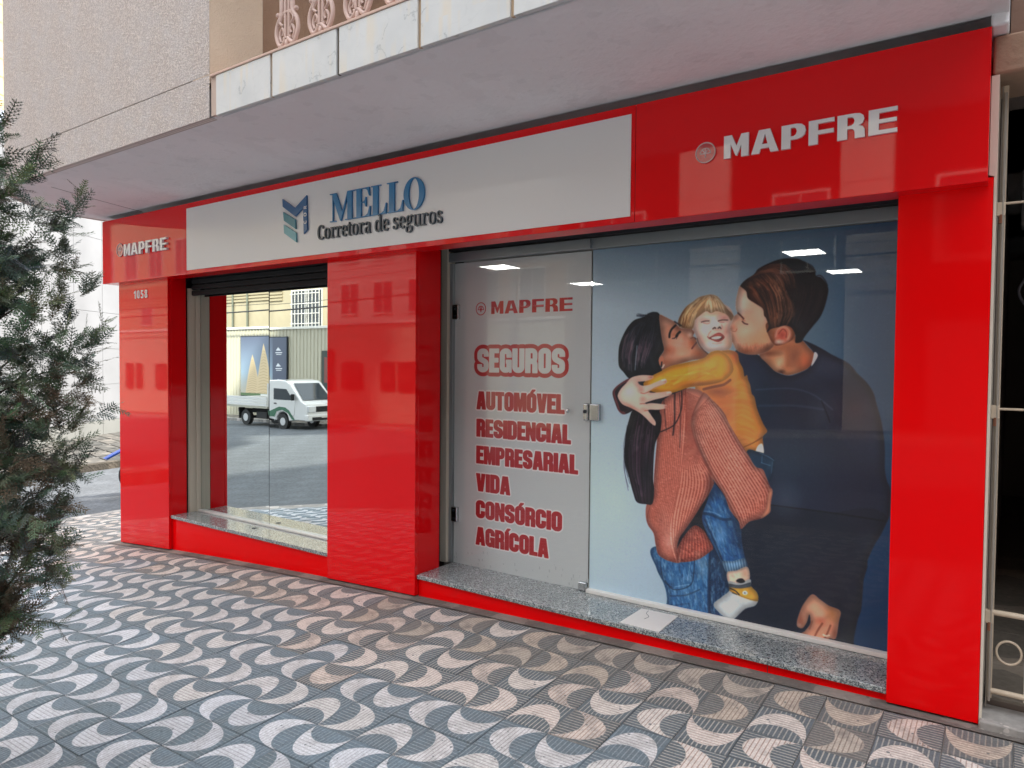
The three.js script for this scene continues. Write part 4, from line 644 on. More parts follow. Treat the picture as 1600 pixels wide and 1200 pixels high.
  for (const s of [-1, 1]) {
    parts.push(new THREE.LatheGeometry([[0, 0], [0.02, 0], [0.02, 0.03], [0.012, 0.042], [0, 0.046]].map((p) => new THREE.Vector2(...p)), 8).translate(s * 0.054, 0, 0));
    for (const [y0, d] of [[0.05, 1], [0.79, -1]]) {
      parts.push(tube([[s * 0.008, y0 + d * 0.03, 0], [s * 0.05, y0, 0], [s * 0.085, y0 + d * 0.055, 0], [s * 0.08, y0 + d * 0.11, 0], [s * 0.05, y0 + d * 0.155, 0], [s * 0.04, y0 + d * 0.2, 0], [s * 0.045, y0 + d * 0.27, 0]], 0.0115, 22, 6));
      parts.push(tube([[s * 0.046, y0 + d * 0.02, 0], [s * 0.058, y0 + d * 0.06, 0], [s * 0.04, y0 + d * 0.09, 0], [s * 0.026, y0 + d * 0.07, 0], [s * 0.036, y0 + d * 0.05, 0]], 0.008, 16, 5));
      parts.push(tube([[s * 0.03, y0 + d * 0.1, 0], [s * 0.055, y0 + d * 0.12, 0.004], [s * 0.04, y0 + d * 0.15, 0], [s * 0.02, y0 + d * 0.16, 0]], 0.008, 12, 5));
      parts.push(new THREE.SphereGeometry(0.012, 8, 6).translate(s * 0.074, y0 + d * 0.165, 0));
    }
    parts.push(rod([s * 0.045, 0.2, 0], [s * 0.045, 0.64, 0], 0.011), rod([s * 0.014, 0.09, 0], [s * 0.014, 0.75, 0], 0.0075), tube([[s * 0.045, 0.4, 0], [s * 0.02, 0.43, 0], [s * 0.004, 0.4, 0], [s * 0.02, 0.37, 0], [s * 0.045, 0.4, 0]], 0.005, 14, 5));
  }
  parts.push(rod([-0.06, 0.215, 0], [0.06, 0.215, 0], 0.007), rod([-0.06, 0.62, 0], [0.06, 0.62, 0], 0.007), new THREE.SphereGeometry(0.014, 10, 8).scale(1, 1.7, 1).translate(0, 0.055, 0), rod([-0.03, 0.085, 0], [0.03, 0.085, 0], 0.007));
  const g = merge(parts);
  for (let k = 0; k < 12; k++) { const q = mesh('baluster', g, M.iron, bal); q.position.set(-3.085 + k * 0.262, 3.026, 1.05); }
  mesh('hand_rail', rbox(-3.66, -0.05, 3.866, 3.91, 1.02, 1.08, 0.008), M.iron, bal);
}
{ // neighbour's doorway on the right
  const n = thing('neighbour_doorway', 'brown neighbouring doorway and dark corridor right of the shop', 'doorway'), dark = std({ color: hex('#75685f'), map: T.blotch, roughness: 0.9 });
  mesh('upper_wall', meter(box(-0.036, 6, 2.753, 10.5, -8, -0.03)), std({ color: hex('#8e7060'), map: T.blotch, bumpMap: T.fineBump, bumpScale: 0.003, roughness: 0.95 }), n);  // raised above the view to shade the pavement on the right
  mesh('beam', meter(rbox(-0.09, 6, 2.6, 2.752, -0.34, -0.002, 0.012)), std({ color: hex('#a88a74'), map: T.blotch, bumpMap: T.fineBump, bumpScale: 0.004, roughness: 0.95 }), n);
  mesh('side_post', meter(prism([[-0.0755, 0], [-0.066, 0], [-0.066, 2.599], [-0.0925, 2.599], [-0.0925, 2.21], [-0.0755, 2.205]], -0.3, -0.004)), std({ color: hex('#e4d9c8'), map: T.blotch, roughness: 0.8 }), n);
  mesh('right_wall', meter(box(1.3, 6, 0, 2.599, -6, -0.03)), std({ color: hex('#a88a74'), map: T.blotch, roughness: 0.95 }), n);
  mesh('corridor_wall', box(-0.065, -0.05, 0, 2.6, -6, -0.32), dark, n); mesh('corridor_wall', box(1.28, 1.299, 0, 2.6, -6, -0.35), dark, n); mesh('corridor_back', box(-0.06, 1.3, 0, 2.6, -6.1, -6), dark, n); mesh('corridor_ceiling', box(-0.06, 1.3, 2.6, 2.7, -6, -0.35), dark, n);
  const fl = std({ color: hex('#cfc6b8'), map: T.cement, bumpMap: T.fineBump, bumpScale: 0.002, roughness: 0.85 });
  for (let k = 0; k < 6; k++) for (let q = 0; q < 3; q++) mesh('floor_tile', meter(rbox(-0.055 + q * 0.452, 0.393 + q * 0.452, 0.02, 0.07, -0.62 - k * 0.452, -0.172 - k * 0.452, 0.004)), fl, n);
  mesh('floor', box(-0.05, 1.3, -0.1, 0.055, -6, -0.17), dark, n); mesh('door_step', meter(rbox(-0.075, 1.4, -0.2, 0.035, -0.17, 0.02, 0.01)), M.cement, n);
  const bx = thing('meter_box', 'grey electric meter box high on the dark corridor wall', 'box'); mesh('case', rbox(0.02, 0.3, 2.2, 2.5, -1.4, -1.25, 0.01), std({ color: hex('#6f6a6a'), roughness: 0.6 }), bx); mesh('door', rbox(0.04, 0.28, 2.22, 2.48, -1.249, -1.235, 0.006), std({ color: hex('#77787c'), roughness: 0.5 }), bx); mesh('conduit', [rod([0.1, 1.7, -1.3], [0.1, 2.2, -1.3], 0.012), tube([[0.1, 2.0, -1.26], [0.2, 1.95, -1.25], [0.22, 1.8, -1.25], [0.1, 1.74, -1.25], [0.02, 1.85, -1.25], [0.1, 2.0, -1.26]], 0.008, 30, 6)], std({ color: hex('#6d6a70'), roughness: 0.6 }), bx);
  const gt = thing('metal_gate', 'cream painted metal gate with rings beside the right column', 'gate'), cream = std({ color: hex('#d9c6ae'), map: T.blotch, roughness: 0.65 }), rust = std({ color: hex('#8a5a43'), roughness: 0.9 }), z = -0.1;
  mesh('frame', [box(-0.052, -0.036, 0.09, 2.58, z - 0.012, z + 0.004), box(0.93, 0.95, 0.09, 2.58, z - 0.012, z + 0.004)], cream, gt);
  mesh('hinge_post', [box(-0.0575, -0.0535, 0.05, 2.58, z - 0.03, z + 0.002), rod([-0.0455, 0.08, z + 0.012], [-0.0455, 2.55, z + 0.012], 0.005)], std({ color: hex('#9c948a'), roughness: 0.6 }), gt);
  for (const y of [2.11, 1.28, 0.445, 0.12]) mesh('cross_bar', [rod([-0.045, y, z], [0.94, y, z], y < 0.6 ? 0.012 : 0.005)], cream, gt);
  for (const y of [2.09, 1.27, 0.43]) { const h = mesh('hinge', [rbox(-0.066, -0.036, y - 0.03, y + 0.025, z - 0.012, z + 0.016, 0.004)], cream, gt); mesh('pin', [rod([-0.05, y - 0.06, z + 0.01], [-0.05, y - 0.025, z + 0.01], 0.008)], rust, h); }
  for (let k = 0; k < 8; k++) { const x = 0.078 + k * 0.12; if (x < 0.93) mesh('bar', [rod([x, 0.1, z], [x, 1.1, z], 0.009)], std({ color: hex('#d6cabd'), roughness: 0.6 }), gt); mesh('ring', new THREE.TorusGeometry(0.042, 0.0045, 6, 28).scale(1, 1.12, 1).translate(0.018 + k * 0.12, 0.288, z), cream, gt); }
}
// ---------- across the side street ----------
{
  const A = [-14.75, -0.7], B = [-16.6, -8.3];   // far kerb
  const wA = [-17.9, -1.8], wB = [-22.2, -8.5];   // white wall foot
  const ext = (p, q, t) => [p[0] + (q[0] - p[0]) * t, p[1] + (q[1] - p[1]) * t], yk = -0.7, yw = -0.64;
  const k0 = ext(A, B, -0.7), k1 = ext(A, B, 2.2), w0 = ext(wA, wB, -0.7), w1 = ext(wA, wB, 2.2);
  const far = new THREE.Group(); far.name = numbered('far_pavement'); tag(far, null, null, null, 'structure'); scene.add(far);
  const q = (a, b, c, d, ya, yb) => { const g = new THREE.BufferGeometry(); const P = [[...a, ya], [...b, ya], [...c, yb], [...d, yb]].map((p) => [p[0], p[2], p[1]]); g.setAttribute('position', new THREE.Float32BufferAttribute([0, 1, 2, 0, 2, 3].flatMap((i) => P[i]), 3)); g.computeVertexNormals(); return meter(g); };
  mesh('bed', q(k0, k1, w1, w0, yk - 0.012, yw - 0.012), M.cement, far);
  const R = rng(61), slabs = [std({ color: hex('#8d8e8b'), map: T.cement, roughness: 0.9 }), std({ color: hex('#a09f9a'), map: T.cement, roughness: 0.9 }), std({ color: hex('#7a7d7b'), map: T.cement, roughness: 0.9 })];
  for (let i = 0; i < 44; i++) for (let j = 0; j < 5; j++) { const t0 = i / 44 + 0.001, t1 = (i + 1) / 44 - 0.001, s0 = j / 5 + 0.006, s1 = (j + 1) / 5 - 0.006, P = (t, s) => { const a = ext(k0, k1, t), b = ext(w0, w1, t); return ext(a, b, s); }; mesh('slab', q(P(t0, s0), P(t1, s0), P(t1, s1), P(t0, s1), yk + (yw - yk) * s0, yk + (yw - yk) * s1), slabs[Math.floor(R() * 3)], far); }
  const fk = new THREE.Group(); fk.name = numbered('far_kerb'); tag(fk, null, null, null, 'structure'); scene.add(fk);
  for (let i = 0; i < 20; i++) { const a = ext(k0, k1, i / 20 + 0.0007), b = ext(k0, k1, (i + 1) / 20 - 0.0007), L = Math.hypot(b[0] - a[0], b[1] - a[1]); const m = mesh('kerb_stone', meter(new RoundedBoxGeometry(L, 0.34, 0.16, 2, 0.03)), std({ color: hex('#7d776d'), map: T.cement, bumpMap: T.fineBump, bumpScale: 0.02, roughness: 0.95 }), fk); m.position.set((a[0] + b[0]) / 2, yk - 0.165, (a[1] + b[1]) / 2); m.rotation.y = -Math.atan2(b[1] - a[1], b[0] - a[0]); }
  // white clad building
  const wb = thing('white_building', 'white building clad in large pale slabs across the side street', 'building'), slab = std({ color: lin(0.28, 0.28, 0.285), map: T.blotch, roughness: 0.5 }), L = Math.hypot(w1[0] - w0[0], w1[1] - w0[1]);
  const wall = new THREE.Group(); wall.name = 'wall'; wb.add(wall); wall.position.set(w0[0], 0, w0[1]); wall.rotation.y = -Math.atan2(w1[1] - w0[1], w1[0] - w0[0]);
  mesh('backing', box(0, L, -0.7, 7.0, -0.05, 0.0), M.cement, wall);
  for (let i = 0; i < 20; i++) for (let j = 0; j < 8; j++) mesh('cladding_slab', meter(rbox(i * 1.2 + 0.004, (i + 1) * 1.2 - 0.004, (j ? -0.25 + (j - 1) * 1.0 : -0.7) + 0.004, (j ? -0.25 + j * 1.0 : -0.25) - 0.004, 0, 0.02, 0.004)), j ? slab : std({ color: hex('#858580'), map: T.blotch, roughness: 0.6 }), wall);
  mesh('coping', box(-0.1, L, 6.751, 7.02, -0.4, 0.1), std({ color: hex('#cfd9e6'), roughness: 0.5 }), wall); mesh('mass', box(0, L, -0.6, 6.7, -7, -0.051), M.cement, wall);
  // sided building rising behind it
  const sb = thing('sided_building', 'cream boarded building showing above the white one at the left edge', 'building', [wall.position.x, 0, wall.position.z], wall.rotation.y), cream = std({ color: hex('#dcb888'), roughness: 0.7 });
  mesh('brick_band', box(-4, L, 7.0, 8.3, -9, -3), std({ color: hex('#7a4d3d'), map: T.blotch, roughness: 0.9 }), sb);
  for (let j = 0; j < 11; j++) mesh('siding_board', rbox(-4, L, 8.3 + j * 0.5, 8.79 + j * 0.5, -3.0, -2.9, 0.02), cream, sb);
  mesh('core', box(-4, L, 8.3, 14.1, -9, -3.01), std({ color: hex('#8a6a48'), roughness: 0.9 }), sb); mesh('eave', box(-4.5, L, 13.811, 14.105, -9.5, -2), std({ color: hex('#6b5a45'), roughness: 0.9 }), sb); mesh('roof', box(-4.6, L, 14.11, 14.6, -9.6, -1.8), std({ color: hex('#c98a52'), roughness: 0.9 }), sb);
}
{ // motorbike parked behind the corner column
  const b = thing('motorbike', 'motorbike with a high blue front mudguard half hidden by the corner column', 'motorbike', [-11.6, roadY(-11.6, -3.0), -3.08], 1.265), blk = std({ color: lin(0.02, 0.02, 0.022), roughness: 0.7 }), blu = phys({ color: hex('#1d4fb0'), roughness: 0.3, clearcoat: 1 }), met = M.chrome;
  // x forward is -x: front wheel at the left
  for (const [x, n] of [[-0.47, 'front'], [0.68, 'rear']]) { const w = mesh('wheel', [new THREE.TorusGeometry(0.27, 0.055, 10, 32).translate(x, 0.325, 0)], blk, b); const sp = [new THREE.CylinderGeometry(0.05, 0.05, 0.12, 12).rotateX(PI / 2).translate(x, 0.325, 0), new THREE.TorusGeometry(0.222, 0.012, 6, 28).translate(x, 0.325, 0)]; for (let k = 0; k < 14; k++) { const a = k / 14 * 2 * PI; sp.push(rod([x, 0.325, 0], [x + Math.cos(a) * 0.22, 0.325 + Math.sin(a) * 0.22, 0], 0.003, 0.003, 4)); } mesh('rim', sp, met, w); }
  mesh('fork', [rod([-0.47, 0.325, 0.09], [-0.3, 1.0, 0.07], 0.024), rod([-0.47, 0.325, -0.09], [-0.3, 1.0, -0.07], 0.024), rod([-0.3, 1.0, -0.09], [-0.3, 1.0, 0.09], 0.02)], met, b);
  const mg = []; for (let k = 0; k < 12; k++) { const u = k / 11; mg.push([-0.98 + u * 0.75, 0.46 + 0.44 * Math.sin(u * 1.7), 0]); }
  mesh('front_mudguard', [tube(mg, 0.05, 24, 8).scale(1, 0.55, 1.3).translate(0, 0.36, 0)], blu, b);
  mesh('handlebar', [tube([[-0.3, 1.06, -0.38], [-0.38, 1.08, -0.15], [-0.4, 1.05, 0], [-0.38, 1.08, 0.15], [-0.3, 1.06, 0.38]], 0.013, 20, 6)], blk, b); mesh('headlight', [new THREE.SphereGeometry(0.09, 14, 10).scale(0.7, 1, 1).translate(-0.5, 0.95, 0)], met, b);
  mesh('fuel_tank', [new THREE.SphereGeometry(0.2, 18, 12).scale(1.35, 0.75, 0.75).translate(-0.08, 0.84, 0)], blu, b); mesh('seat', [rbox(0.12, 0.78, 0.78, 0.86, -0.12, 0.12, 0.035)], blk, b); mesh('rear_mudguard', [tube([[0.5, 0.7, 0], [0.75, 0.74, 0], [1.0, 0.62, 0]], 0.05, 14, 8)], blu, b);
  mesh('frame', [rod([-0.4, 0.95, 0], [0.3, 0.4, 0], 0.025), rod([0.3, 0.4, 0], [0.5, 0.75, 0], 0.02), rod([0.25, 0.35, 0.07], [0.68, 0.325, 0.07], 0.02), rod([0.25, 0.35, -0.07], [0.68, 0.325, -0.07], 0.02), rod([-0.4, 0.9, 0], [-0.2, 0.35, 0], 0.02)], blk, b); mesh('engine', [rbox(-0.22, 0.28, 0.26, 0.6, -0.13, 0.13, 0.03)], std({ color: lin(0.2, 0.2, 0.2), metalness: 0.6, roughness: 0.5 }), b); mesh('exhaust', [rod([0.0, 0.3, 0.14], [0.95, 0.42, 0.15], 0.03, 0.045)], met, b);
  mesh('side_stand', [rod([0.1, 0.28, 0.1], [0.05, 0.0, 0.25], 0.012)], blk, b);
}
// ---------- the far side of the street, seen in the mirrored window and the glossy panels ----------
{
  const gy = (x, z) => roadY(x, z), R = rng(700);
  const ow = new THREE.Group(); ow.name = numbered('opposite_pavement'); tag(ow, null, null, null, 'structure'); scene.add(ow);
  mesh('slab', sheet(steps(-70, 30, 2), [15.95, 16.5, 17.6], (x, z) => gy(x, z) + 0.12), std({ color: hex('#b8b4ac'), map: T.cement, roughness: 0.9 }), ow);
  for (let k = 0; k < 50; k++) { const x = -69 + k * 2, m = mesh('kerb_stone', meter(rbox(-0.99, 0.99, -0.2, 0.125, 15.8, 15.96, 0.02)), M.cement, ow); m.position.set(x, gy(x, 15.9), 0); m.rotation.z = 0.022; }
  // corrugated hoarding
  const fence = thing('hoarding_fence', 'long cream corrugated metal hoarding across the street', 'fence'), cream = std({ color: hex('#c2beaa'), roughness: 0.6 }), cap = std({ color: hex('#eeece2'), roughness: 0.5 });
  const prof = []; for (let k = 0; k < 12; k++) { const x = k * 0.25; prof.push([x, 0], [x + 0.15, 0], [x + 0.17, 0.035], [x + 0.23, 0.035]); } prof.push([3, 0]);
  const sheetG = (() => { const P = [], U = []; for (let i = 0; i < prof.length - 1; i++) { const [a, b] = prof[i], [c, d] = prof[i + 1]; for (const [x, z, y] of [[a, b, 0], [a, b, 1], [c, d, 1], [a, b, 0], [c, d, 1], [c, d, 0]]) { P.push(x, y, -z); U.push(x, y); } } const g = new THREE.BufferGeometry(); g.setAttribute('position', new THREE.Float32BufferAttribute(P, 3)); g.setAttribute('uv', new THREE.Float32BufferAttribute(U, 2)); g.computeVertexNormals(); return g; })();
  for (let x = -58; x < -13.5; x += 3) { const y0 = gy(x + 1.5, 17.5) + 0.05, m = mesh('metal_sheet', sheetG, cream, fence); m.position.set(x, y0, 17.5); m.scale.y = 3.02 - y0; mesh('top_cap', rbox(x, x + 2.99, 3.021, 3.13, 17.42, 17.56, 0.01), cap, fence); mesh('post', box(x - 0.05, x + 0.05, y0, 3.02, 17.52, 17.62), M.aluGrey, fence); }
  // advertising boards
  const ad = document.createElement('canvas'); ad.width = 640; ad.height = 384; { const c = ad.getContext('2d'); c.translate(640, 0); c.scale(-1, 1); let g = c.createLinearGradient(0, 0, 0, 384); g.addColorStop(0, '#59637a'); g.addColorStop(0.6, '#93a9bc'); g.addColorStop(1, '#c9c0a8'); c.fillStyle = g; c.fillRect(0, 0, 640, 384);
    for (const [x, w, h] of [[170, 210, 270], [330, 220, 340]]) { c.fillStyle = '#dfc79c'; c.beginPath(); c.moveTo(x - w / 2, 384); c.quadraticCurveTo(x - w * 0.35, 384 - h * 0.5, x, 384 - h); c.quadraticCurveTo(x + w * 0.45, 384 - h * 0.5, x + w / 2, 384); c.fill(); c.strokeStyle = '#a88a60'; c.lineWidth = 2; for (let k = 1; k < 16; k++) { const y = 384 - k * h / 18; c.beginPath(); c.moveTo(x - w * 0.42 * (1 - k / 19), y); c.lineTo(x, y - 10); c.lineTo(x + w * 0.42 * (1 - k / 19), y); c.stroke(); } }
    c.fillStyle = '#4d566c'; c.fillRect(455, 0, 185, 384); c.fillStyle = '#e8ecf2'; for (const y of [60, 160, 260]) { c.beginPath(); c.moveTo(500, y + 22); c.lineTo(530, y); c.lineTo(570, y + 22); c.fill(); c.fillRect(495, y + 32, 90, 6); c.fillRect(505, y + 44, 70, 4); } c.fillStyle = '#5c7a48'; c.fillRect(0, 366, 460, 18); }
  const adT = new THREE.CanvasTexture(ad); adT.colorSpace = THREE.SRGBColorSpace;
  const hb = thing('advertising_board', 'blue advertising board with two pale sail shaped towers on the hoarding', 'board'); mesh('frame', rbox(-31.75, -28.05, -0.33, 2.68, 17.36, 17.44, 0.02), M.edge, hb); const face = mesh('face', new THREE.PlaneGeometry(3.6, 2.92), std({ map: adT, roughness: 0.4 }), hb); face.position.set(-29.9, 1.17, 17.355); face.rotation.y = PI;
  const dk = std({ color: hex('#2c3a34'), roughness: 0.5 }), boards = [[-25.6, -24.2, 0.2, 2.0, 'dark green notice board beside the advertising board'], [-23.58, -22.39, 0.3, 1.44, 'dark framed poster on the hoarding, first right of the green board'], [-21.26, -20.45, 0.3, 1.46, 'narrow dark poster on the hoarding between two wider ones'], [-20.28, -19.29, 0.3, 1.46, 'dark poster on the hoarding next to the narrow one'], [-42.04, -41.26, -0.15, 1.25, 'leftmost small dark poster at the far end of the hoarding'], [-40.89, -40.27, -0.15, 1.25, 'slim dark poster second from the far end of the hoarding'], [-38.81, -37.7, -0.1, 1.25, 'wide dark poster third from the far end of the hoarding']];
  for (const [a, b, c, d, l] of boards) { const t = thing('notice_board', l, 'board', [0, 0, 0], 0, 'dark boards on the hoarding'); mesh('panel', rbox(a, b, c, d, 17.37, 17.43, 0.01), dk, t); mesh('sheet', box(a + 0.2, b - 0.2, c + 0.35, d - 0.3, 17.36, 17.369), std({ color: hex('#8a4a42'), roughness: 0.6 }), t); }
  // buildings
  function block(name, label, x0, x1, h, z, wallM, wins, extra) {
    const b = thing(name, label, 'building'), y0 = gy((x0 + x1) / 2, z) - 0.3, glass = std({ color: lin(0.06, 0.07, 0.08), roughness: 0.08 });
    mesh('wall', meter(box(x0, x1, y0, h, z, z + 9)), wallM, b); mesh('cornice', box(x0 - 0.15, x1 + 0.15, h + 0.001, h + 0.35, z - 0.2, z + 9), std({ color: hex('#cfc4ae'), roughness: 0.8 }), b);
    for (const [x, y, w, hh] of wins) { const f = mesh('window', [box(x - 0.06, x + w + 0.06, y - 0.06, y, z - 0.07, z - 0.001), box(x - 0.06, x + w + 0.06, y + hh, y + hh + 0.06, z - 0.07, z - 0.001), box(x - 0.06, x, y, y + hh, z - 0.07, z - 0.001), box(x + w, x + w + 0.06, y, y + hh, z - 0.07, z - 0.001), box(x + w / 2 - 0.02, x + w / 2 + 0.02, y, y + hh, z - 0.06, z - 0.03)], M.whitePaint, b); mesh('glass', box(x, x + w, y, y + hh, z - 0.02, z - 0.001), glass, f); }
    if (extra) extra(b); return b;
  }
  block('cream_building', 'pale yellow building with a barred window above the hoarding', -64, -31.5, 12, 24, std({ color: hex('#b8ac90'), map: T.blotch, roughness: 0.9 }), [[-36.2, 3.6, 2.7, 2.2], [-48, 4, 1.6, 2], [-53, 4, 1.6, 2], [-58, 4, 1.6, 2], [-62, 7.4, 1.8, 2.4], [-58.5, 7.4, 1.8, 2.4], [-55, 7.4, 1.8, 2.4], [-51.5, 7.4, 1.8, 2.4], [-48, 7.4, 1.8, 2.4], [-44.5, 7.4, 1.8, 2.4], [-41, 7.4, 1.8, 2.4]], (b) => {
    for (const x of [-42.3, -40.7]) mesh('downpipe', [rod([x, -1, 23.9], [x, 11.8, 23.9], 0.07)], std({ color: hex('#6f7466'), roughness: 0.6 }), b);
    for (let k = 0; k < 9; k++) mesh('grille_bar', [rod([-36.1 + k * 0.32, 3.55, 23.8], [-36.1 + k * 0.32, 5.9, 23.8], 0.025)], M.whitePaint, b); for (let k = 0; k < 4; k++) mesh('grille_bar', [rod([-36.2, 3.8 + k * 0.6, 23.79], [-33.5, 3.8 + k * 0.6, 23.79], 0.025)], M.whitePaint, b);
    for (let k = 0; k < 8; k++) mesh('moulding', box(-62, -37.2, 5.3 + k * 0.2, 5.42 + k * 0.2, 23.93, 23.999), std({ color: hex('#a89c80'), roughness: 0.9 }), b);
  });
  block('white_block', 'white plastered block beside the pale yellow building', -31.2, -22, 9.5, 23, std({ color: hex('#c0beb8'), map: T.blotch, roughness: 0.9 }), [[-30, 4, 1.4, 1.6], [-27.5, 4, 1.4, 1.6], [-25, 4, 1.4, 1.6], [-30, 6.8, 1.4, 1.6], [-27.5, 6.8, 1.4, 1.6], [-25, 6.8, 1.4, 1.6]]);
  block('orange_building', 'ochre building with small windows behind the hoarding', -21.6, -13, 8.8, 22, std({ color: hex('#b08a6a'), map: T.blotch, roughness: 0.9 }), [[-20.5, 4, 1.3, 1.6], [-18, 4, 1.3, 1.6], [-15.5, 4, 1.3, 1.6], [-20.5, 6.6, 1.3, 1.6], [-18, 6.6, 1.3, 1.6], [-15.5, 6.6, 1.3, 1.6]]);
  block('dark_building', 'dark brick building with two pale pilasters facing the shop', -12.6, 44, 20, 17.6, std({ color: hex('#3d2a27'), map: T.blotch, roughness: 0.9 }), [[-11.8, 4.2, 2.2, 2], [-5.6, 4.2, 1.4, 2], [-1.6, 4.2, 2.2, 2], [2, 4.2, 2.2, 2], [6, 4.2, 2.2, 2]], (b) => {  // made taller and longer than its reflection shows, to cut sky light
    for (const [a, c] of [[-8.35, -6.85], [-3.85, -2.6]]) mesh('pilaster', box(a, c, -0.6, 19.9, 17.35, 17.599), std({ color: hex('#e2d4c4'), map: T.blotch, roughness: 0.8 }), b);
    mesh('shutter_door', box(-1.8, 1.4, -0.5, 2.6, 17.5, 17.598), std({ color: hex('#5a5c5e'), roughness: 0.6 }), b); mesh('shutter_door', box(3, 6.4, -0.5, 2.6, 17.5, 17.598), std({ color: hex('#4e4a48'), roughness: 0.6 }), b); mesh('shutter_door', box(-12, -8.7, -0.6, 2.6, 17.5, 17.598), std({ color: hex('#77706a'), roughness: 0.6 }), b);
  });
  block('added_sky_blocker', 'unseen tall brown building added to cut sky light from the right', 27, 45, 17, -0.9, std({ color: hex('#6a5a50'), map: T.blotch, roughness: 0.9 }), []).children[0].scale.set(1, 1, 1.98);  // added out of view to block low sky light from the right
  // street wires
  const wire = thing('street_wires', 'bundle of sagging black cables strung along the far pavement', 'cables');
  for (const [y, s, z, r] of [[4.15, 0.25, 16.6, 0.035], [5.1, 0.3, 16.6, 0.014], [5.5, 0.35, 16.6, 0.012], [4.6, 0.4, 16.7, 0.012], [5.9, 0.3, 16.6, 0.01]]) { const pts = []; for (let k = 0; k <= 40; k++) { const x = -70 + k * 2.25, f = ((x + 70) % 30) / 30; pts.push([x, y + 0.02 * (x + 30) - 0.02 * 6 - s * 4 * f * (1 - f), z]); } mesh('cable', tube(pts, r, 160, 5), M.black, wire); }
  for (const [x, l] of [[-45, 'grey concrete utility pole at the far end of the hoarding'], [-14.6, 'grey concrete utility pole where the hoarding ends']]) { const t = thing('utility_pole', l, 'pole', [x, gy(x, 16.6), 16.6], 0, 'utility poles across the street'); mesh('post', [rod([0, 0, 0], [0, 8.5, 0], 0.16, 0.1, 12)], M.cement, t); mesh('cross_arm', [rbox(-0.06, 0.06, 6.7, 6.85, -0.8, 0.8, 0.01)], M.cement, t); }
  // small flat-bed truck
  const t = thing('flatbed_truck', 'small white flatbed truck with green stripes parked across the street', 'truck', [-24.05, gy(-25, 14.5), 14.1], 0), paint = phys({ color: lin(0.8, 0.8, 0.78), roughness: 0.3, clearcoat: 1, clearcoatRoughness: 0.05 }), gl = phys({ color: lin(0.04, 0.05, 0.06), roughness: 0.05 }), W = 1.66, dk2 = std({ color: lin(0.02, 0.02, 0.02), roughness: 0.7 });
  const arch = []; for (let k = 0; k <= 10; k++) { const a = PI - k / 10 * PI; arch.push([Math.cos(a) * 0.4, 0.36 + Math.sin(a) * 0.36]); }
  const cab = [[-0.92, 0.42], ...arch, [0.95, 0.42], [1.42, 0.42], [1.52, 0.5], [1.54, 0.86], [1.46, 1.06], [1.12, 1.2], [0.42, 1.86], [0.2, 1.97], [-0.2, 2.01], [-0.85, 1.98], [-0.92, 1.9]];
  mesh('cab', meter(prism(cab, 0, W, [], 0.03)), paint, t);
  const door = mesh('door', meter(prism([[-0.62, 0.5], [-0.45, 0.62], [-0.2, 0.78], [0.2, 0.78], [0.44, 0.6], [0.75, 0.6], [0.8, 1.18], [0.3, 1.72], [-0.62, 1.72]], -0.012, -0.001, [], 0.002)), paint, t); mesh('handle', rbox(-0.52, -0.36, 1.02, 1.07, -0.03, -0.013, 0.008), dk2, door); mesh('side_glass', prism([[-0.55, 1.2], [0.7, 1.2], [0.27, 1.64], [-0.55, 1.66]], -0.018, -0.0125), gl, door);
  const stripe = mesh('stripe', [prism([[-0.91, 0.5], [-0.5, 0.5], [-0.36, 0.72], [0, 0.8], [0.36, 0.68], [0.62, 0.44], [0.8, 0.42], [0.45, 0.78], [0.2, 0.9], [-0.2, 0.92], [-0.91, 0.68]], -0.019, -0.0145)], std({ color: hex('#2f6b4c'), roughness: 0.4 }), t);
  mesh('windscreen', prism([[0.0, 0.14], [0, 1.52], [0.86, 1.46], [0.86, 0.2]].map(([a, b]) => [b, a]), 0, 0.012).rotateX(-PI / 2).rotateY(-PI / 2).rotateZ(0).translate(0, 0, 0), gl, t);
  { const m = t.children[t.children.length - 1]; m.geometry.dispose(); const P = [[1.13, 1.21, 0.12], [1.13, 1.21, W - 0.12], [0.44, 1.865, W - 0.2], [0.44, 1.865, 0.2]].map(([x, y, z]) => [x + 0.012, y + 0.012, z]); const g = new THREE.BufferGeometry(); g.setAttribute('position', new THREE.Float32BufferAttribute([0, 1, 2, 0, 2, 3].flatMap((i) => P[i]), 3)); g.computeVertexNormals(); m.geometry = meter(g); }
  for (const z of [0.06, W - 0.4]) mesh('headlight', rbox(1.44, 1.575, 0.74, 1.0, z - 0.04, z + 0.36, 0.04), phys({ color: lin(0.7, 0.72, 0.74), roughness: 0.1, clearcoat: 1 }), t);
  mesh('grille', [rbox(1.5, 1.56, 0.76, 0.98, 0.42, W - 0.42, 0.01), rbox(1.5, 1.565, 0.8, 0.84, 0.44, W - 0.44, 0.01), rbox(1.5, 1.565, 0.87, 0.91, 0.44, W - 0.44, 0.01), rbox(1.5, 1.565, 0.94, 0.97, 0.44, W - 0.44, 0.01)], dk2, t); mesh('bumper', [rbox(1.36, 1.6, 0.4, 0.66, -0.01, W + 0.01, 0.05)], paint, t); mesh('air_intake', [rbox(1.57, 1.612, 0.43, 0.56, 0.2, W - 0.2, 0.01)], dk2, t); mesh('number_plate', [rbox(1.6, 1.615, 0.52, 0.6, 0.65, 1.02, 0.004)], M.whitePaint, t);
  for (const z of [-0.14, W + 0.05]) mesh('wing_mirror', [rbox(0.72, 0.8, 1.2, 1.46, z - 0.04, z + 0.12, 0.03)], dk2, t);
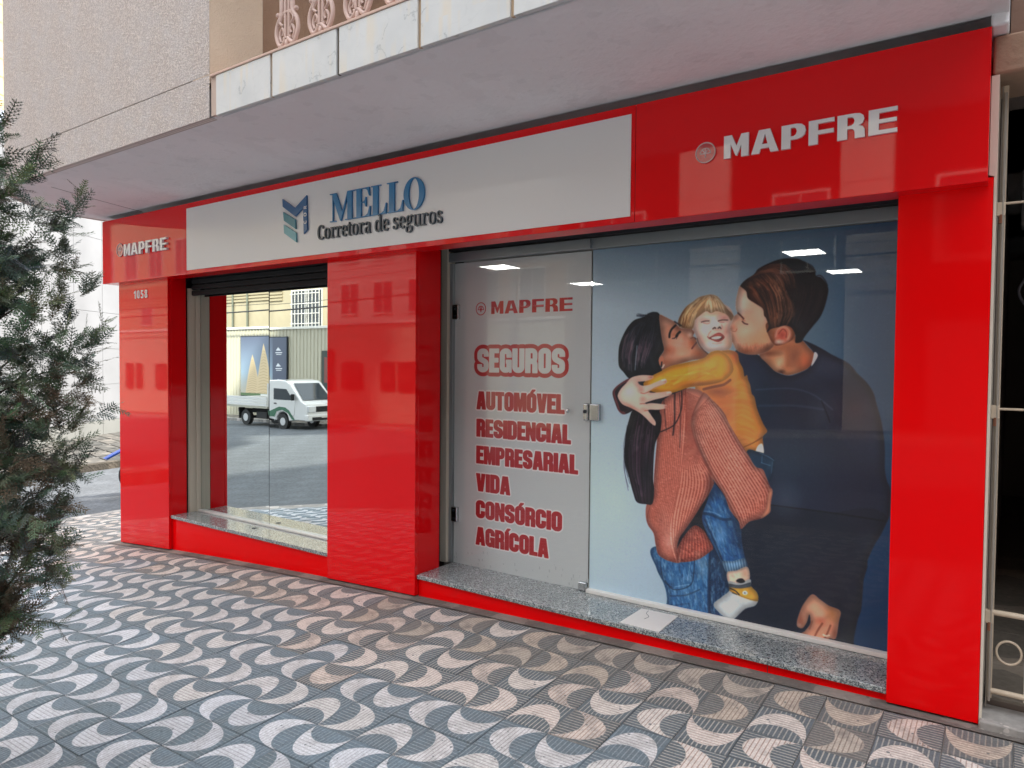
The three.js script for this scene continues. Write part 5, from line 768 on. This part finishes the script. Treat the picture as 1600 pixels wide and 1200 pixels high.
  for (const [x, w] of [[0, 0.17], [-2.5, 0.17]]) for (const z of [0.02, W - 0.19]) { const wh = mesh('wheel', [new THREE.CylinderGeometry(0.32, 0.32, w, 26).rotateX(PI / 2).translate(x, 0.32, z + w / 2)], dk2, t); mesh('rim', [new THREE.CylinderGeometry(0.18, 0.16, w + 0.016, 20).rotateX(PI / 2).translate(x, 0.32, z + w / 2)], std({ color: lin(0.6, 0.6, 0.6), metalness: 0.5, roughness: 0.4 }), wh); }
  mesh('chassis', [box(-3.6, -0.9, 0.5, 0.66, 0.4, 0.55), box(-3.6, -0.9, 0.5, 0.66, W - 0.55, W - 0.4), box(-1.9, -1.2, 0.3, 0.58, 0.12, 0.5), rod([-2.5, 0.32, 0.1], [-2.5, 0.32, W - 0.1], 0.06)], dk2, t);
  const bed = mesh('flat_bed', [box(-3.8, -1.0, 0.74, 0.82, -0.02, W + 0.02)], std({ color: hex('#b9b7a8'), roughness: 0.7 }), t); for (const z of [-0.03, W]) for (let k = 0; k < 3; k++) mesh('side_board', rbox(-3.8, -1.02, 0.83 + k * 0.13, 0.945 + k * 0.13, z, z + 0.03, 0.006), paint, bed);
  mesh('tail_board', rbox(-3.83, -3.79, 0.82, 1.14, 0, W, 0.006), paint, bed); mesh('head_board', [box(-1.03, -0.98, 0.82, 1.78, 0.02, 0.08), box(-1.03, -0.98, 0.82, 1.78, W - 0.08, W - 0.02), box(-1.03, -0.98, 1.7, 1.78, 0.081, W - 0.081), box(-1.03, -0.98, 1.3, 1.36, 0.081, W - 0.081), box(-1.03, -0.98, 0.9, 0.96, 0.081, W - 0.081)], paint, bed);
  mesh('mudflap', [box(-3.0, -2.97, 0.25, 0.72, 0.02, 0.3)], dk2, t);
}
// ---------- conifer at the left edge ----------
{
  const tree = thing('conifer_tree', 'dark green conifer with feathery sprays at the left edge of the pavement', 'tree', [-3.28, walkY(-3.28, 2.54) - 0.05, 2.54]);
  const R = rng(808), O = tree.position.clone();
  const trunkPts = [[0, 0, 0], [0.02, 0.5, 0.01], [-0.01, 1.1, -0.02], [0.02, 1.8, 0.01], [0, 2.5, 0], [0.01, 2.95, 0]];
  { const c = new THREE.CatmullRomCurve3(trunkPts.map((p) => new V3(...p))), g = new THREE.TubeGeometry(c, 40, 1, 9), p = g.attributes.position, n = 10; for (let i = 0; i <= 40; i++) { const q = c.getPointAt(i / 40), r = 0.06 * (1 - i / 40) + 0.008; for (let k = 0; k < n; k++) { const o = i * n + k, v = new V3().fromBufferAttribute(p, o).sub(q).multiplyScalar(r * (0.9 + R() * 0.2)).add(q); p.setXYZ(o, v.x, v.y, v.z); } } g.computeVertexNormals(); mesh('trunk', meter(g), std({ color: hex('#4d3a2c'), map: T.blotch, bumpMap: T.fineBump, bumpScale: 0.01, roughness: 0.95 }), tree); }
  // branch tips: where limbs end on the side that shows, and a ring of others
  const tips = [[-2.89, 2.30, 2.34], [-2.71, 2.18, 2.35], [-2.66, 2.12, 2.44], [-2.83, 2.14, 2.25], [-2.68, 2.02, 2.39], [-2.71, 2.04, 2.23], [-2.73, 2.00, 2.12], [-2.59, 1.93, 2.33], [-2.51, 1.87, 2.46], [-2.88, 1.89, 2.11], [-2.67, 1.80, 2.33], [-2.64, 1.76, 2.25], [-2.73, 1.70, 2.13], [-2.54, 1.66, 2.43], [-2.55, 1.62, 2.32], [-2.85, 1.60, 2.10], [-2.73, 1.54, 2.08], [-2.55, 1.53, 2.38], [-2.56, 1.49, 2.26], [-2.66, 1.45, 2.09], [-2.47, 1.42, 2.45], [-2.64, 1.36, 2.20], [-2.61, 1.34, 2.30], [-2.76, 1.26, 2.11], [-2.54, 1.29, 2.44], [-2.62, 1.23, 2.25], [-2.68, 1.21, 2.17], [-2.59, 1.18, 2.36], [-2.70, 1.10, 2.26], [-2.59, 1.12, 2.42], [-2.72, 1.04, 2.15], [-2.67, 0.98, 2.24], [-2.54, 1.01, 2.39], [-2.76, 0.89, 2.18], [-2.55, 0.96, 2.46], [-2.64, 0.86, 2.28], [-2.64, 0.82, 2.35], [-2.75, 0.74, 2.24], [-2.62, 0.75, 2.39], [-2.68, 0.70, 2.31], [-2.61, 0.71, 2.45], [-2.68, 0.63, 2.38], [-2.68, 0.59, 2.45], [-2.88, 0.75, 2.39], [-2.89, 1.00, 2.40], [-2.80, 1.32, 2.44], [-3.01, 1.54, 2.34], [-2.91, 1.77, 2.38], [-2.81, 2.01, 2.42]].map((p) => new V3(...p).add(new V3(-0.075, -0.02, 0.052)).sub(O));
  for (let k = 0; k < 46; k++) { const a = R() * 2 * PI, y = 0.5 + R() * 2.2, r = 0.5 * (1 - Math.abs(y - 1.3) / 2.6) * (0.7 + R() * 0.5), x = Math.cos(a) * r, z = Math.sin(a) * r; if (x > 0.02 && z < 0.25) continue; tips.push(new V3(x, y, z)); }
  const limbs = [], P = [], N = [], C = [], tmp = new V3();
  const greens = [[0.075, 0.12, 0.085], [0.06, 0.1, 0.08], [0.11, 0.145, 0.075], [0.045, 0.075, 0.065], [0.13, 0.16, 0.09]], brown = [0.09, 0.065, 0.045];
  const leaf = (a, d, n, len, w, col) => { // slender four-sided scale shoot
    const s = tmp.crossVectors(d, n).normalize().multiplyScalar(w).clone(), mid = a.clone().addScaledVector(d, len * 0.4), tip = a.clone().addScaledVector(d, len).addScaledVector(n, len * 0.08);
    for (const q of [a.clone().add(s), tip, a.clone().sub(s)]) { P.push(q.x, q.y, q.z); N.push(n.x, n.y, n.z); C.push(...col); }
  };
  const rand3 = (k) => new V3((R() - 0.5) * k, (R() - 0.5) * k, (R() - 0.5) * k);
  function spray(at, dir, size, col) { // flattened feathery twig
    const n = new V3((R() - 0.5), R() * 0.9 + 0.2, (R() - 0.5)).cross(dir).cross(dir).normalize().multiplyScalar(-1), side = new V3().crossVectors(dir, n).normalize(), steps = 7; let p = at.clone(), d = dir.clone();
    for (let i = 0; i < steps; i++) {
      const q = p.clone().addScaledVector(d, size / steps), w = 1 - i / steps;
      leaf(p, d, n, size / steps * 1.5, 0.0021, i < 3 ? brown : col);
      for (const s of [-1, 1]) {
        const bd = d.clone().multiplyScalar(0.75).addScaledVector(side, s * (0.75 + R() * 0.3)).add(rand3(0.25)).addScaledVector(n, -0.1).normalize(), bl = size * (0.18 + 0.24 * w) * (0.7 + R() * 0.5), m = 3;
        let bp = p.clone(); const bn = n.clone().add(rand3(0.5)).normalize(), bs = new V3().crossVectors(bd, bn).normalize(), k2 = 0.82 + R() * 0.4, cc = col.map((v) => v * k2);
        for (let k = 0; k < m; k++) { leaf(bp, bd, bn, bl / m * 1.5, 0.0017, cc); for (const t of [-1, 1]) leaf(bp, bd.clone().addScaledVector(bs, t * 0.8).normalize(), bn, bl * (0.38 - k * 0.06), 0.0016, cc); bp.addScaledVector(bd, bl / m); }
      }
      p = q; d.add(rand3(0.12)).normalize();
    }
  }
  for (const tip of tips) {
    const h = clampf(tip.y - 0.25 - R() * 0.25, 0.15, 2.8), base = new V3(0, h, 0), span = tip.clone().sub(base), mid = base.clone().addScaledVector(span, 0.5).add(new V3(0, -0.06, 0)).add(rand3(0.06)), curve = new THREE.CatmullRomCurve3([base, mid, tip]);
    limbs.push(new THREE.TubeGeometry(new THREE.CatmullRomCurve3([base, curve.getPointAt(0.35), curve.getPointAt(0.68)]), 8, 0.003, 5)); const dead = R() < 0.14, n = 8 + Math.round(span.length() * 20);
    const tint = greens[Math.floor(R() * greens.length)];
    for (let k = 0; k < 7; k++) {
      const u = 0.3 + 0.7 * Math.pow((k + R()) / 7, 0.7), a = curve.getPointAt(Math.min(1, u)), t = curve.getTangentAt(Math.min(1, u)), dir = t.clone().multiplyScalar(0.6).add(rand3(2.2)).add(new V3(0, 0.05, 0)).normalize(), L = 0.07 + R() * 0.12, end = a.clone().addScaledVector(dir, L).add(new V3(0, (R() - 0.6) * 0.05, 0)), twig = new THREE.CatmullRomCurve3([a, a.clone().lerp(end, 0.5).add(rand3(0.02)), end]);
      const g = greens[Math.floor(R() * greens.length)], m = 7 + Math.floor(R() * 5);
      for (let q = 0; q < m; q++) { const v = Math.min(1, (q + 0.4 + R() * 0.6) / m), p = twig.getPointAt(v), col = dead && R() < 0.6 ? [0.13, 0.095, 0.06] : tint.map((x, i) => (x * 0.55 + g[i] * 0.45) * (0.75 + R() * 0.5)); spray(p, dir.clone().multiplyScalar(0.9).add(rand3(1.5)).normalize(), 0.05 + R() * 0.05, col); }
    }
  }
  mesh('limbs', limbs, std({ color: hex('#43372c'), roughness: 0.95 }), tree);
  const g = new THREE.BufferGeometry(); g.setAttribute('position', new THREE.Float32BufferAttribute(P, 3)); g.setAttribute('normal', new THREE.Float32BufferAttribute(N, 3)); g.setAttribute('color', new THREE.Float32BufferAttribute(C, 3));
  const crown = mesh('crown', g, std({ color: 0xffffff, vertexColors: true, roughness: 0.8 }), tree); tag(crown, null, null, null, 'stuff');
  console.log('tree triangles', P.length / 9);
}
renderer.render(scene, camera);
